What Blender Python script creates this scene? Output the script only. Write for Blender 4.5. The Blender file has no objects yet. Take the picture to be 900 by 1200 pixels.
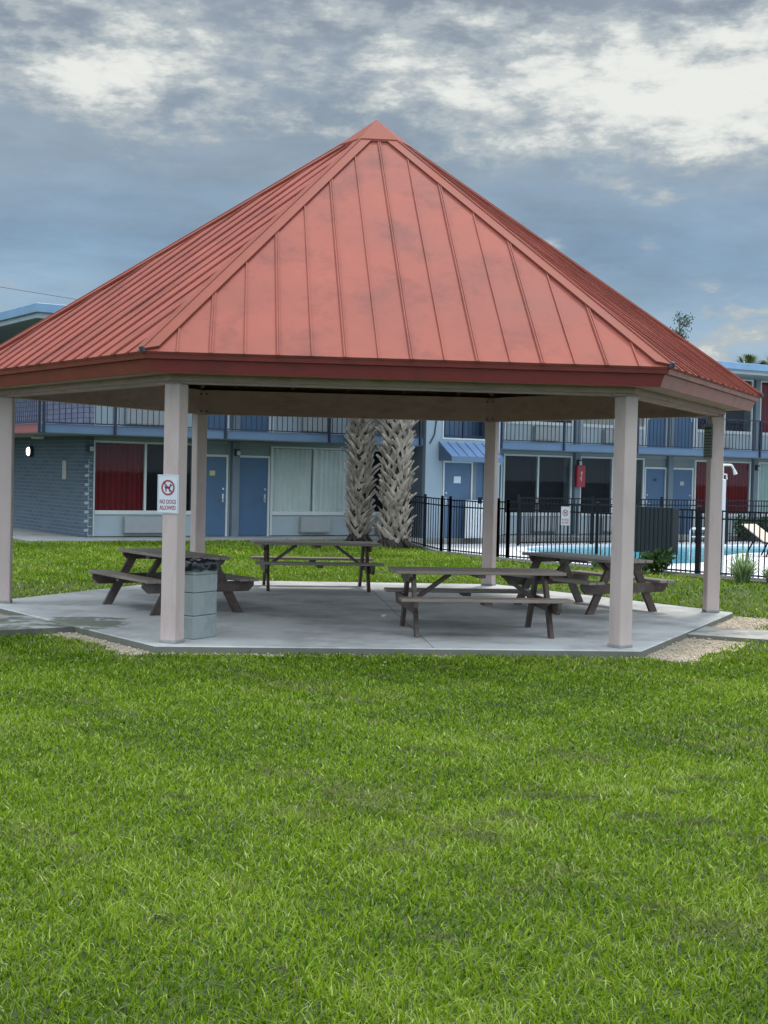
import bpy, math, random
import numpy as np
from mathutils import Vector, Matrix, noise as mnoise
from mathutils.geometry import tessellate_polygon
random.seed(7); rng = np.random.default_rng(11)
S = bpy.context.scene
COL = S.collection
R = math.radians
PI = math.pi

# ------------------------------------------------------------------ materials
MATS = {}
def node(nt, typ, **kw):
    n = nt.nodes.new(typ)
    for k, v in kw.items():
        if k in n.inputs.keys() if isinstance(k, str) else False:
            n.inputs[k].default_value = v
        else:
            setattr(n, k, v)
    return n
def c4(c): return (c[0], c[1], c[2], 1.0)
def mat(name, col, rough=.6, var=.12, scale=3.0, col2=None, bump=0.0, bscale=40.0, spec=.5, metal=0.0,
        blotch=None, blotch_scale=1.5, blotch_amt=.5, stretch=(1, 1, 1), blotch_pos=(.5, .62)):
    """painted / weathered surface: base colour with fine and broad variation, optional stains, bump and uneven gloss"""
    m = bpy.data.materials.new(name); m.use_nodes = True
    nt = m.node_tree; L = nt.links
    b = nt.nodes['Principled BSDF']
    tc = nt.nodes.new('ShaderNodeTexCoord')
    mp = nt.nodes.new('ShaderNodeMapping'); mp.inputs['Scale'].default_value = stretch
    oi = nt.nodes.new('ShaderNodeObjectInfo')
    add = nt.nodes.new('ShaderNodeVectorMath'); add.operation = 'ADD'
    sc = nt.nodes.new('ShaderNodeVectorMath'); sc.operation = 'SCALE'; sc.inputs['Scale'].default_value = 13.0
    cmb = nt.nodes.new('ShaderNodeCombineXYZ')
    for i in range(3): L.new(oi.outputs['Random'], cmb.inputs[i])
    L.new(cmb.outputs[0], sc.inputs[0])
    L.new(tc.outputs['Object'], add.inputs[0]); L.new(sc.outputs[0], add.inputs[1])
    L.new(add.outputs[0], mp.inputs['Vector'])
    n1 = nt.nodes.new('ShaderNodeTexNoise'); n1.inputs['Scale'].default_value = scale; n1.inputs['Detail'].default_value = 6
    n1.inputs['Roughness'].default_value = .62
    L.new(mp.outputs[0], n1.inputs['Vector'])
    rp = nt.nodes.new('ShaderNodeValToRGB')
    c2 = col2 or tuple(min(1, c * (1 + var * 1.3)) for c in col)
    c1 = tuple(c * (1 - var) for c in col)
    rp.color_ramp.elements[0].position = .3; rp.color_ramp.elements[0].color = c4(c1)
    rp.color_ramp.elements[1].position = .72; rp.color_ramp.elements[1].color = c4(c2)
    L.new(n1.outputs['Fac'], rp.inputs['Fac'])
    out = rp.outputs['Color']
    if blotch is not None:
        n2 = nt.nodes.new('ShaderNodeTexNoise'); n2.inputs['Scale'].default_value = blotch_scale
        n2.inputs['Detail'].default_value = 8; n2.inputs['Roughness'].default_value = .68
        L.new(mp.outputs[0], n2.inputs['Vector'])
        r2 = nt.nodes.new('ShaderNodeMapRange'); r2.inputs['From Min'].default_value = blotch_pos[0]
        r2.inputs['From Max'].default_value = blotch_pos[1]
        r2.inputs['To Max'].default_value = blotch_amt
        L.new(n2.outputs['Fac'], r2.inputs['Value'])
        mx = nt.nodes.new('ShaderNodeMix'); mx.data_type = 'RGBA'
        L.new(r2.outputs[0], mx.inputs[0]); L.new(out, mx.inputs[6]); mx.inputs[7].default_value = c4(blotch)
        out = mx.outputs[2]
    L.new(out, b.inputs['Base Color'])
    rr = nt.nodes.new('ShaderNodeMapRange'); rr.inputs['To Min'].default_value = max(.02, rough - .1)
    rr.inputs['To Max'].default_value = min(1, rough + .12)
    L.new(n1.outputs['Fac'], rr.inputs['Value']); L.new(rr.outputs[0], b.inputs['Roughness'])
    b.inputs['Specular IOR Level'].default_value = spec
    b.inputs['Metallic'].default_value = metal
    if bump:
        n3 = nt.nodes.new('ShaderNodeTexNoise'); n3.inputs['Scale'].default_value = bscale; n3.inputs['Detail'].default_value = 5
        L.new(mp.outputs[0], n3.inputs['Vector'])
        bp = nt.nodes.new('ShaderNodeBump'); bp.inputs['Strength'].default_value = bump; bp.inputs['Distance'].default_value = .01
        L.new(n3.outputs['Fac'], bp.inputs['Height']); L.new(bp.outputs[0], b.inputs['Normal'])
    MATS[name] = m
    return m

M = {}
M['roof'] = mat('roof_metal', (.272, .077, .055), .7, .16, .9, bump=.2, bscale=9, blotch=(.105, .038, .034), blotch_scale=1.5,
                blotch_amt=.5, blotch_pos=(.5, .70), spec=.15, stretch=(1, 1, .5))
M['roofcap'] = mat('roof_cap_metal', (.24, .066, .044), .68, .12, 2, bump=.1, bscale=8, spec=.15)
M['fascia_red'] = mat('fascia_red', (.25, .043, .045), .55, .1, 2, blotch=(.1, .03, .03), blotch_scale=2, blotch_amt=.4, bump=.1)
M['fascia_pink'] = mat('fascia_faded', (.36, .15, .13), .6, .12, 2.5, blotch=(.2, .12, .11), blotch_scale=4, blotch_amt=.7, bump=.15)
M['beam'] = mat('beam_paint', (.42, .295, .27), .65, .12, 2, blotch=(.2, .14, .12), blotch_scale=2.5, blotch_amt=.3, bump=.2, bscale=30, stretch=(1, 1, 3))
M['post'] = mat('post_paint', (.55, .435, .40), .6, .07, 2.2, blotch=(.36, .27, .24), blotch_scale=3, blotch_amt=.35, bump=.25, bscale=50, stretch=(1, 1, .25))
M['rafter'] = mat('rafter_wood', (.30, .20, .175), .8, .2, 4, bump=.2)
M['steel'] = mat('dark_steel', (.03, .03, .035), .5, .2, 5)
M['pad'] = mat('pad_concrete', (.50, .505, .48), .7, .12, 1.3, blotch=(.21, .22, .205), blotch_scale=.9, blotch_amt=.8,
               bump=.25, bscale=60, blotch_pos=(.45, .66), spec=.35)
M['algae'] = mat('algae_concrete', (.36, .37, .34), .75, .15, 3, blotch=(.075, .085, .05), blotch_scale=2.3, blotch_amt=.92,
                 bump=.3, bscale=60, blotch_pos=(.42, .55))
M['path'] = mat('path_concrete', (.36, .35, .31), .8, .15, 2, blotch=(.18, .18, .14), blotch_scale=2.5, blotch_amt=.8, bump=.3, bscale=60)
M['gravel'] = mat('gravel_bed', (.42, .35, .25), .9, .45, 45, bump=1.0, bscale=70)
M['pebble'] = mat('pebbles', (.52, .44, .33), .8, .35, 9)
M['soil'] = mat('lawn_soil', (.03, .045, .01), .95, .4, 6, bump=.5, bscale=40)
M['mulch'] = mat('mulch', (.09, .07, .05), .95, .5, 18, bump=1, bscale=50)
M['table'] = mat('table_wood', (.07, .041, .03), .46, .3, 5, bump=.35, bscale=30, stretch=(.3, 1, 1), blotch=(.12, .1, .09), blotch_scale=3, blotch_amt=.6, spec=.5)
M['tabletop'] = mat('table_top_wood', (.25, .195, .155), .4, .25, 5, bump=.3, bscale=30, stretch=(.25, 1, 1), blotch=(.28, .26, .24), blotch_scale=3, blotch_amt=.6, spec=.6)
M['block'] = mat('split_block', (.31, .345, .335), .85, .1, 3, bump=.3, bscale=70, blotch=(.18, .22, .215), blotch_scale=3, blotch_amt=.5)
M['bag'] = mat('bin_bag', (.008, .011, .013), .22, .2, 5, spec=.6)
M['signwhite'] = mat('sign_white', (.66, .68, .72), .4, .04, 3)
M['signred'] = mat('sign_red', (.34, .03, .045), .5, .05, 3)
M['signblack'] = mat('sign_black', (.03, .02, .03), .5, .05, 3)
M['signgrey'] = mat('sign_grey', (.27, .29, .27), .5, .15, 6, blotch=(.2, .21, .2), blotch_scale=8, blotch_amt=.5)
M['signmark'] = mat('sign_marks', (.04, .045, .05), .6, .1, 6)
M['wall'] = mat('motel_wall', (.255, .305, .325), .8, .06, 1.5, bump=.1)
M['wall2'] = mat('motel_trim_panel', (.36, .43, .46), .7, .05, 1.5)
M['towerwall'] = mat('tower_wall', (.30, .38, .44), .8, .05, 1.2, bump=.1)
M['transom'] = mat('transom', (.19, .235, .235), .6, .1, 2)
M['pilaster'] = mat('pilaster', (.16, .20, .235), .7, .08, 2)
M['door'] = mat('door_blue', (.06, .125, .22), .5, .08, 2)
M['doortower'] = mat('door_slate', (.07, .13, .22), .5, .08, 2)
M['fasciablue'] = mat('fascia_blue', (.10, .165, .26), .55, .08, 1.5)
M['roofblue'] = mat('roof_edge_blue', (.20, .34, .50), .5, .08, 1.5)
M['awning'] = mat('awning_blue', (.15, .25, .42), .4, .06, 2)
M['balcony_red'] = mat('balcony_red', (.33, .10, .10), .6, .08, 2)
M['soffit'] = mat('soffit', (.26, .29, .30), .8, .08, 2)
M['rail'] = mat('rail_navy', (.012, .018, .042), .5, .1, 5)
M['fence'] = mat('fence_black', (.006, .007, .011), .5, .15, 5, spec=.25)
M['frame'] = mat('window_frame', (.60, .63, .62), .5, .05, 4)
M['ac'] = mat('ac_grille', (.33, .34, .32), .6, .1, 5)
M['curtain_w'] = mat('curtain_pale', (.84, .88, .84), .9, .06, 2)
M['curtain_b'] = mat('curtain_beige', (.58, .56, .50), .9, .06, 2)
M['curtain_g'] = mat('curtain_mint', (.50, .66, .60), .9, .06, 2)
M['curtain_r'] = mat('curtain_red', (.20, .014, .02), .9, .15, 2)
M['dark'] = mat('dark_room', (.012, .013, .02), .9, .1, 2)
M['white'] = mat('white_paint', (.72, .75, .78), .45, .05, 3)
M['lampgrey'] = mat('lamp_grey', (.45, .48, .5), .5, .05, 3)
M['firered'] = mat('fire_red', (.36, .02, .035), .4, .08, 3)
M['deck'] = mat('pool_deck', (.66, .65, .66), .8, .06, 1, bump=.2, bscale=60)
M['coping'] = mat('pool_coping', (.74, .78, .80), .6, .05, 2)
M['walk'] = mat('walkway_concrete', (.30, .31, .29), .85, .12, 1.5, blotch=(.2, .2, .19), blotch_scale=1, blotch_amt=.6, bump=.2)
M['sling'] = mat('lounge_sling', (.55, .45, .36), .8, .05, 10)
M['panelblack'] = mat('fence_panel', (.016, .026, .03), .55, .2, 4)
M['palm'] = mat('palm_trunk', (.20, .16, .125), .9, .3, 5, col2=(.56, .49, .41), bump=.5, bscale=40, stretch=(1, 1, .5))
M['palmcore'] = mat('palm_core', (.04, .03, .025), .95, .4, 8, bump=.6, bscale=30)
M['bark'] = mat('bark', (.10, .08, .06), .9, .3, 6, bump=.5)
M['cable'] = mat('cable', (.05, .05, .06), .6, .1, 5)
M['brass'] = mat('door_hardware', (.5, .5, .5), .3, .05, 5, metal=1)
M['yellow'] = mat('sticker_yellow', (.6, .5, .22), .6, .1, 20)
M['plaque'] = mat('plaque', (.42, .40, .36), .6, .1, 10)
M['ironplate'] = mat('post_base_plate', (.28, .27, .26), .8, .2, 8)

def mat_leaf(name, c1, c2, trans=.35, rough=.45, pos_scale=.5):
    m = bpy.data.materials.new(name); m.use_nodes = True
    nt = m.node_tree; L = nt.links; nt.nodes.clear()
    o = nt.nodes.new('ShaderNodeOutputMaterial')
    at = nt.nodes.new('ShaderNodeAttribute'); at.attribute_name = 'tone'
    rp = nt.nodes.new('ShaderNodeValToRGB')
    rp.color_ramp.elements[0].color = c4(c1); rp.color_ramp.elements[1].color = c4(c2)
    L.new(at.outputs['Fac'], rp.inputs['Fac'])
    p = nt.nodes.new('ShaderNodeBsdfPrincipled'); p.inputs['Roughness'].default_value = rough
    p.inputs['Specular IOR Level'].default_value = .45
    t = nt.nodes.new('ShaderNodeBsdfTranslucent')
    mx = nt.nodes.new('ShaderNodeMixShader'); mx.inputs[0].default_value = trans
    L.new(rp.outputs[0], p.inputs['Base Color']); L.new(rp.outputs[0], t.inputs['Color'])
    L.new(p.outputs[0], mx.inputs[1]); L.new(t.outputs[0], mx.inputs[2]); L.new(mx.outputs[0], o.inputs[0])
    return m
# grass: tone 0..1 runs from dark straw through deep green to lime, 'dry' blends to cut thatch
def mat_grass():
    m = bpy.data.materials.new('grass_blades'); m.use_nodes = True
    nt = m.node_tree; L = nt.links; nt.nodes.clear()
    o = nt.nodes.new('ShaderNodeOutputMaterial')
    at = nt.nodes.new('ShaderNodeAttribute'); at.attribute_name = 'tone'
    ad = nt.nodes.new('ShaderNodeAttribute'); ad.attribute_name = 'dry'
    rp = nt.nodes.new('ShaderNodeValToRGB'); cr = rp.color_ramp
    cr.elements[0].position = 0; cr.elements[0].color = (.035, .085, .006, 1)
    cr.elements[1].position = 1; cr.elements[1].color = (.40, .50, .13, 1)
    e = cr.elements.new(.45); e.color = (.15, .265, .006, 1)
    e = cr.elements.new(.75); e.color = (.27, .39, .010, 1)
    L.new(at.outputs['Fac'], rp.inputs['Fac'])
    mx0 = nt.nodes.new('ShaderNodeMix'); mx0.data_type = 'RGBA'
    L.new(ad.outputs['Fac'], mx0.inputs[0]); L.new(rp.outputs[0], mx0.inputs[6]); mx0.inputs[7].default_value = (.27, .24, .13, 1)
    p = nt.nodes.new('ShaderNodeBsdfPrincipled'); p.inputs['Roughness'].default_value = .42
    p.inputs['Specular IOR Level'].default_value = .22
    t = nt.nodes.new('ShaderNodeBsdfTranslucent')
    mx = nt.nodes.new('ShaderNodeMixShader'); mx.inputs[0].default_value = .35
    L.new(mx0.outputs[2], p.inputs['Base Color']); L.new(mx0.outputs[2], t.inputs['Color'])
    L.new(p.outputs[0], mx.inputs[1]); L.new(t.outputs[0], mx.inputs[2]); L.new(mx.outputs[0], o.inputs[0])
    return m
M['grass'] = mat_grass()
M['shrub'] = mat_leaf('shrub_leaf', (.03, .065, .02), (.10, .19, .05), .3)
M['clump'] = mat_leaf('strap_leaf', (.10, .19, .05), (.52, .62, .34), .3)
M['tree'] = mat_leaf('tree_leaf', (.035, .06, .025), (.08, .12, .05), .3)
M['frond'] = mat_leaf('palm_frond', (.05, .09, .03), (.13, .19, .07), .25)

def mat_glass():
    m = bpy.data.materials.new('window_glass'); m.use_nodes = True
    nt = m.node_tree; L = nt.links; nt.nodes.clear()
    o = nt.nodes.new('ShaderNodeOutputMaterial')
    t = nt.nodes.new('ShaderNodeBsdfTransparent'); t.inputs[0].default_value = (.86, .89, .9, 1)
    g = nt.nodes.new('ShaderNodeBsdfGlossy'); g.inputs['Roughness'].default_value = .02
    fr = nt.nodes.new('ShaderNodeFresnel'); fr.inputs[0].default_value = 1.5
    mx = nt.nodes.new('ShaderNodeMixShader')
    wk = nt.nodes.new('ShaderNodeMath'); wk.operation = 'MULTIPLY'; wk.inputs[1].default_value = .33; L.new(fr.outputs[0], wk.inputs[0])
    L.new(wk.outputs[0], mx.inputs[0]); L.new(t.outputs[0], mx.inputs[1]); L.new(g.outputs[0], mx.inputs[2]); L.new(mx.outputs[0], o.inputs[0])
    return m
M['glass'] = mat_glass()
def mat_brick(name, c, c2, mortar, bw, bh, ms):
    m = bpy.data.materials.new(name); m.use_nodes = True
    nt = m.node_tree; L = nt.links; b = nt.nodes['Principled BSDF']
    uv = nt.nodes.new('ShaderNodeUVMap'); uv.uv_map = 'UVMap'
    br = nt.nodes.new('ShaderNodeTexBrick'); br.inputs['Scale'].default_value = 1
    br.inputs['Brick Width'].default_value = bw; br.inputs['Row Height'].default_value = bh
    br.inputs['Mortar Size'].default_value = ms; br.inputs['Color1'].default_value = c4(c); br.inputs['Color2'].default_value = c4(c2)
    br.inputs['Mortar'].default_value = c4(mortar); br.inputs['Mortar Smooth'].default_value = .2
    L.new(uv.outputs[0], br.inputs['Vector']); L.new(br.outputs['Color'], b.inputs['Base Color'])
    bp = nt.nodes.new('ShaderNodeBump'); bp.inputs['Strength'].default_value = .8; bp.inputs['Distance'].default_value = .02; bp.invert = True
    L.new(br.outputs['Fac'], bp.inputs['Height']); L.new(bp.outputs[0], b.inputs['Normal'])
    b.inputs['Roughness'].default_value = .75
    return m
M['brick'] = mat_brick('brick_slate', (.07, .10, .135), (.10, .135, .17), (.165, .20, .23), .40, .098, .011)
M['brick2'] = mat_brick('brick_lavender', (.22, .23, .33), (.27, .28, .38), (.13, .14, .2), .42, .13, .012)
def mat_water():
    m = bpy.data.materials.new('pool_water'); m.use_nodes = True
    nt = m.node_tree; L = nt.links; b = nt.nodes['Principled BSDF']
    b.inputs['Base Color'].default_value = (.08, .33, .41, 1); b.inputs['Roughness'].default_value = .08
    b.inputs['IOR'].default_value = 1.33; b.inputs['Specular IOR Level'].default_value = .35
    tc = nt.nodes.new('ShaderNodeTexCoord')
    n = nt.nodes.new('ShaderNodeTexNoise'); n.inputs['Scale'].default_value = 5; n.inputs['Detail'].default_value = 4
    L.new(tc.outputs['Object'], n.inputs['Vector'])
    bp = nt.nodes.new('ShaderNodeBump'); bp.inputs['Strength'].default_value = .5; bp.inputs['Distance'].default_value = .03
    L.new(n.outputs['Fac'], bp.inputs['Height']); L.new(bp.outputs[0], b.inputs['Normal'])
    return m
M['water'] = mat_water()
def mat_emit(name, col, s):
    m = bpy.data.materials.new(name); m.use_nodes = True
    b = m.node_tree.nodes['Principled BSDF']; b.inputs['Emission Color'].default_value = c4(col)
    b.inputs['Emission Strength'].default_value = s; b.inputs['Base Color'].default_value = c4(col)
    return m
M['lamp_on'] = mat_emit('lamp_lit', (1, .95, .82), 3.0)

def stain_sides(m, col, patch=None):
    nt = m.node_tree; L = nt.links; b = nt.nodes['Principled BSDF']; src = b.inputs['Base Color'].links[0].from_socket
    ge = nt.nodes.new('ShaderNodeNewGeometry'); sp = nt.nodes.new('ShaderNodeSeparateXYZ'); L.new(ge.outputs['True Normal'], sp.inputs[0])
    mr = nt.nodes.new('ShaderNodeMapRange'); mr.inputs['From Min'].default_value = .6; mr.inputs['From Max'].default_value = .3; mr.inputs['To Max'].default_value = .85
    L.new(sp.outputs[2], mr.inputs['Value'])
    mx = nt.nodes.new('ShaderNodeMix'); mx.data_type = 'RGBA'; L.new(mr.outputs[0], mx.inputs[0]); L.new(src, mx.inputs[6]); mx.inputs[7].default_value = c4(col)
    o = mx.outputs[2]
    if patch:      # a growth of algae with its own ragged outline
        (px, py, pr, pc_) = patch
        d = nt.nodes.new('ShaderNodeVectorMath'); d.operation = 'DISTANCE'; d.inputs[1].default_value = (px, py, 0); L.new(ge.outputs['Position'], d.inputs[0])
        n = nt.nodes.new('ShaderNodeTexNoise'); n.inputs['Scale'].default_value = 3.2; n.inputs['Detail'].default_value = 7; n.inputs['Roughness'].default_value = .7
        L.new(ge.outputs['Position'], n.inputs['Vector'])
        a = nt.nodes.new('ShaderNodeMath'); a.operation = 'MULTIPLY_ADD'; a.inputs[1].default_value = 1 / pr; L.new(d.outputs['Value'], a.inputs[0]); a.inputs[2].default_value = 0
        c = nt.nodes.new('ShaderNodeMath'); c.operation = 'MULTIPLY_ADD'; c.inputs[1].default_value = -.5; c.inputs[2].default_value = 0; L.new(a.outputs[0], c.inputs[0])
        e = nt.nodes.new('ShaderNodeMath'); e.operation = 'ADD'; L.new(c.outputs[0], e.inputs[0]); L.new(n.outputs['Fac'], e.inputs[1])
        r = nt.nodes.new('ShaderNodeMapRange'); r.inputs['From Min'].default_value = .13; r.inputs['From Max'].default_value = .22; r.inputs['To Max'].default_value = .8; L.new(e.outputs[0], r.inputs['Value'])
        mx2 = nt.nodes.new('ShaderNodeMix'); mx2.data_type = 'RGBA'; L.new(r.outputs[0], mx2.inputs[0]); L.new(o, mx2.inputs[6]); mx2.inputs[7].default_value = c4(pc_); o = mx2.outputs[2]
    L.new(o, b.inputs['Base Color'])
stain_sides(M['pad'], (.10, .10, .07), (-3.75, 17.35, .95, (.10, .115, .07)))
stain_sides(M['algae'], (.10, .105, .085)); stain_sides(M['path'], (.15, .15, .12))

# ------------------------------------------------------------------ mesh builder
class MB:
    def __init__(s): s.v = []; s.f = []; s.sm = []
    def add(s, verts, faces, smooth=False):
        n = len(s.v); s.v += [tuple(p) for p in verts]
        for f in faces: s.f.append(tuple(i + n for i in f)); s.sm.append(smooth)
        return s
    def box(s, x0, x1, y0, y1, z0, z1, b=0.0, Mx=None):
        x0, x1 = min(x0, x1), max(x0, x1); y0, y1 = min(y0, y1), max(y0, y1); z0, z1 = min(z0, z1), max(z0, z1)
        b = min(b, .45 * min(x1 - x0, y1 - y0, z1 - z0))
        if b <= 0:
            V = [(x0, y0, z0), (x1, y0, z0), (x1, y1, z0), (x0, y1, z0), (x0, y0, z1), (x1, y0, z1), (x1, y1, z1), (x0, y1, z1)]
            F = [(0, 3, 2, 1), (4, 5, 6, 7), (0, 1, 5, 4), (1, 2, 6, 5), (2, 3, 7, 6), (3, 0, 4, 7)]
        else:
            V = []; idx = {}
            xs = (x0, x1); ys = (y0, y1); zs = (z0, z1)
            for i in (0, 1):
                for j in (0, 1):
                    for k in (0, 1):
                        dx = b * (1 - 2 * i); dy = b * (1 - 2 * j); dz = b * (1 - 2 * k)
                        idx[i, j, k, 0] = len(V); V.append((xs[i], ys[j] + dy, zs[k] + dz))
                        idx[i, j, k, 1] = len(V); V.append((xs[i] + dx, ys[j], zs[k] + dz))
                        idx[i, j, k, 2] = len(V); V.append((xs[i] + dx, ys[j] + dy, zs[k]))
            F = []
            def q(a, ref):
                p = [Vector(V[i]) for i in a]; n = (p[1] - p[0]).cross(p[2] - p[0])
                c = Vector(((x0 + x1) / 2, (y0 + y1) / 2, (z0 + z1) / 2))
                m_ = sum(p, Vector()) / len(p)
                F.append(tuple(a) if n.dot(m_ - c) > 0 else tuple(reversed(a)))
            for i in (0, 1): q([idx[i, 0, 0, 0], idx[i, 1, 0, 0], idx[i, 1, 1, 0], idx[i, 0, 1, 0]], 0)
            for j in (0, 1): q([idx[0, j, 0, 1], idx[1, j, 0, 1], idx[1, j, 1, 1], idx[0, j, 1, 1]], 0)
            for k in (0, 1): q([idx[0, 0, k, 2], idx[1, 0, k, 2], idx[1, 1, k, 2], idx[0, 1, k, 2]], 0)
            for i in (0, 1):
                for j in (0, 1): q([idx[i, j, 0, 0], idx[i, j, 1, 0], idx[i, j, 1, 1], idx[i, j, 0, 1]], 0)
                for k in (0, 1): q([idx[i, 0, k, 0], idx[i, 1, k, 0], idx[i, 1, k, 2], idx[i, 0, k, 2]], 0)
            for j in (0, 1):
                for k in (0, 1): q([idx[0, j, k, 1], idx[1, j, k, 1], idx[1, j, k, 2], idx[0, j, k, 2]], 0)
            for i in (0, 1):
                for j in (0, 1):
                    for k in (0, 1): q([idx[i, j, k, 0], idx[i, j, k, 1], idx[i, j, k, 2]], 0)
        if Mx is not None: V = [tuple(Mx @ Vector(p)) for p in V]
        return s.add(V, F)
    def bar(s, a, b_, w, h, up=(0, 0, 1), bev=0.0, ext=0.0):
        """rectangular bar from a to b; w across, h along 'up'"""
        a = Vector(a); b_ = Vector(b_); d = (b_ - a).normalized(); L = (b_ - a).length
        up = Vector(up); side = d.cross(up)
        if side.length < 1e-5: side = d.cross(Vector((1, 0, 0)))
        side.normalize(); u = side.cross(d).normalized()
        Mx = Matrix((( d.x, side.x, u.x, a.x), (d.y, side.y, u.y, a.y), (d.z, side.z, u.z, a.z), (0, 0, 0, 1)))
        return s.box(-ext, L + ext, -w / 2, w / 2, -h / 2, h / 2, bev, Mx)
    def tube(s, pts, rad, n=8, caps=True, smooth=True):
        pts = [Vector(p) for p in pts]; r = rad if isinstance(rad, (list, tuple)) else [rad] * len(pts)
        V = []; F = []; prev = None
        for i, p in enumerate(pts):
            d = (pts[min(i + 1, len(pts) - 1)] - pts[max(i - 1, 0)]).normalized()
            if prev is None:
                a = Vector((0, 0, 1)) if abs(d.z) < .9 else Vector((1, 0, 0)); x = d.cross(a).normalized()
            else: x = (prev - d * prev.dot(d)).normalized()
            y = d.cross(x); prev = x
            for k in range(n):
                t = 2 * PI * k / n; V.append(tuple(p + (x * math.cos(t) + y * math.sin(t)) * r[i]))
        for i in range(len(pts) - 1):
            for k in range(n):
                F.append((i * n + k, i * n + (k + 1) % n, (i + 1) * n + (k + 1) % n, (i + 1) * n + k))
        s.add(V, F, smooth)
        if caps:
            s.add(V[:n], [tuple(reversed(range(n)))]); s.add(V[-n:], [tuple(range(n))])
        return s
    def prism(s, poly, axis_a, axis_b, o, d):
        """extrude a 2d polygon lying in axes a,b at origin o by vector d"""
        a = Vector(axis_a); b_ = Vector(axis_b); o = Vector(o); d = Vector(d); n = len(poly)
        P = [o + a * x + b_ * y for x, y in poly]; Q = [p + d for p in P]
        nrm = Vector((0, 0, 0))
        for i in range(n): nrm += P[i].cross(P[(i + 1) % n])
        flip = nrm.dot(d) > 0
        F = [tuple(range(n)), tuple(reversed(range(n, 2 * n)))] + [(i, i + n, (i + 1) % n + n, (i + 1) % n) for i in range(n)]
        if flip: F = [tuple(reversed(f)) for f in F]
        return s.add(P + Q, F)
    def build(s, name, m, parent=None, uv=False, loc=None, kind=None):
        me = bpy.data.meshes.new(name); me.from_pydata(s.v, [], s.f); me.update()
        me.polygons.foreach_set('use_smooth', s.sm)
        if uv:
            l = me.uv_layers.new(name='UVMap')
            for p in me.polygons:
                n = p.normal
                for li in p.loop_indices:
                    c = me.vertices[me.loops[li].vertex_index].co
                    if abs(n.z) > .7: u = (c.x, c.y)
                    elif abs(n.x) > abs(n.y): u = (c.y, c.z)
                    else: u = (c.x, c.z)
                    l.data[li].uv = u
        me.materials.append(m)
        o = bpy.data.objects.new(name, me); COL.objects.link(o)
        if parent is not None: o.parent = parent
        if loc is not None: o.location = loc
        if kind: o['kind'] = kind
        return o
def tag(o, label=None, cat=None, group=None, kind=None):
    if label: o['label'] = label
    if cat: o['category'] = cat
    if group: o['group'] = group
    if kind: o['kind'] = kind
    return o
def thing(name, label, cat, loc=(0, 0, 0), rz=0, group=None):
    o = bpy.data.objects.new(name, None); COL.objects.link(o); o.location = loc; o.rotation_euler = (0, 0, rz)
    o.empty_display_size = .2
    return tag(o, label, cat, group)
def copy_tree(o, parent=None):
    c = o.copy(); COL.objects.link(c)
    if parent is not None: c.parent = parent
    for ch in list(o.children): copy_tree(ch, c)
    return c
def text_mesh(name, body, size, m, parent, Mx, width=None):
    cu = bpy.data.curves.new(name, 'FONT'); cu.body = body; cu.size = size; cu.align_x = 'CENTER'; cu.align_y = 'CENTER'
    cu.extrude = .001; cu.offset = .0005 * size / .07
    t = bpy.data.objects.new(name, cu); COL.objects.link(t)
    dg = bpy.context.evaluated_depsgraph_get()
    me = bpy.data.meshes.new_from_object(t.evaluated_get(dg)); bpy.data.objects.remove(t)
    if width:
        xs = [v.co.x for v in me.vertices]; w = max(xs) - min(xs)
        for v in me.vertices: v.co.x *= width / w
    me.materials.clear(); me.materials.append(m)
    me.transform(Mx)
    o = bpy.data.objects.new(name, me); COL.objects.link(o); o.parent = parent
    return o

# ------------------------------------------------------------------ camera
FPX = 1679.3
cam_d = bpy.data.cameras.new('camera'); cam = bpy.data.objects.new('camera', cam_d); COL.objects.link(cam)
cam_d.sensor_fit = 'VERTICAL'; cam_d.sensor_height = 24; cam_d.sensor_width = 18; cam_d.lens = FPX / 1200 * 24
cam_d.clip_end = 2000; cam_d.clip_start = .1
cam.matrix_world = Matrix.Translation((0, 0, 1.903)) @ Matrix.Rotation(R(90) - .0273, 4, 'X') @ Matrix.Rotation(.0226, 4, 'Z')
S.camera = cam

# ------------------------------------------------------------------ world and sun
SUN_EL, SUN_AZ = R(58), R(22)       # sun high behind the pavilion, a little to the right
w = bpy.data.worlds.new('World'); S.world = w; w.use_nodes = True
nt = w.node_tree; L = nt.links; nt.nodes.clear()
out = nt.nodes.new('ShaderNodeOutputWorld')
sky = nt.nodes.new('ShaderNodeTexSky'); sky.sky_type = 'NISHITA'; sky.sun_disc = False
sky.sun_elevation = SUN_EL; sky.sun_rotation = SUN_AZ
bg1 = nt.nodes.new('ShaderNodeBackground'); bg1.inputs[1].default_value = .08; L.new(sky.outputs[0], bg1.inputs[0])
tc = nt.nodes.new('ShaderNodeTexCoord')
sep = nt.nodes.new('ShaderNodeSeparateXYZ'); L.new(tc.outputs['Generated'], sep.inputs[0])
def math_(op, a, b=None, c=None, clamp=False):
    n = nt.nodes.new('ShaderNodeMath'); n.operation = op; n.use_clamp = clamp
    for i, v in enumerate((a, b, c)):
        if v is None: continue
        if isinstance(v, (int, float)): n.inputs[i].default_value = v
        else: L.new(v, n.inputs[i])
    return n.outputs[0]
def nz(scale, vec, detail=8, rough=.6, dist=0.0, off=(0, 0, 0)):
    mp = nt.nodes.new('ShaderNodeMapping'); mp.inputs['Scale'].default_value = vec; mp.inputs['Location'].default_value = off
    L.new(tc.outputs['Generated'], mp.inputs['Vector'])
    n = nt.nodes.new('ShaderNodeTexNoise'); n.inputs['Scale'].default_value = scale; n.inputs['Detail'].default_value = detail
    n.inputs['Roughness'].default_value = rough; n.inputs['Distortion'].default_value = dist
    L.new(mp.outputs[0], n.inputs['Vector']); return n.outputs['Fac']
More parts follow.
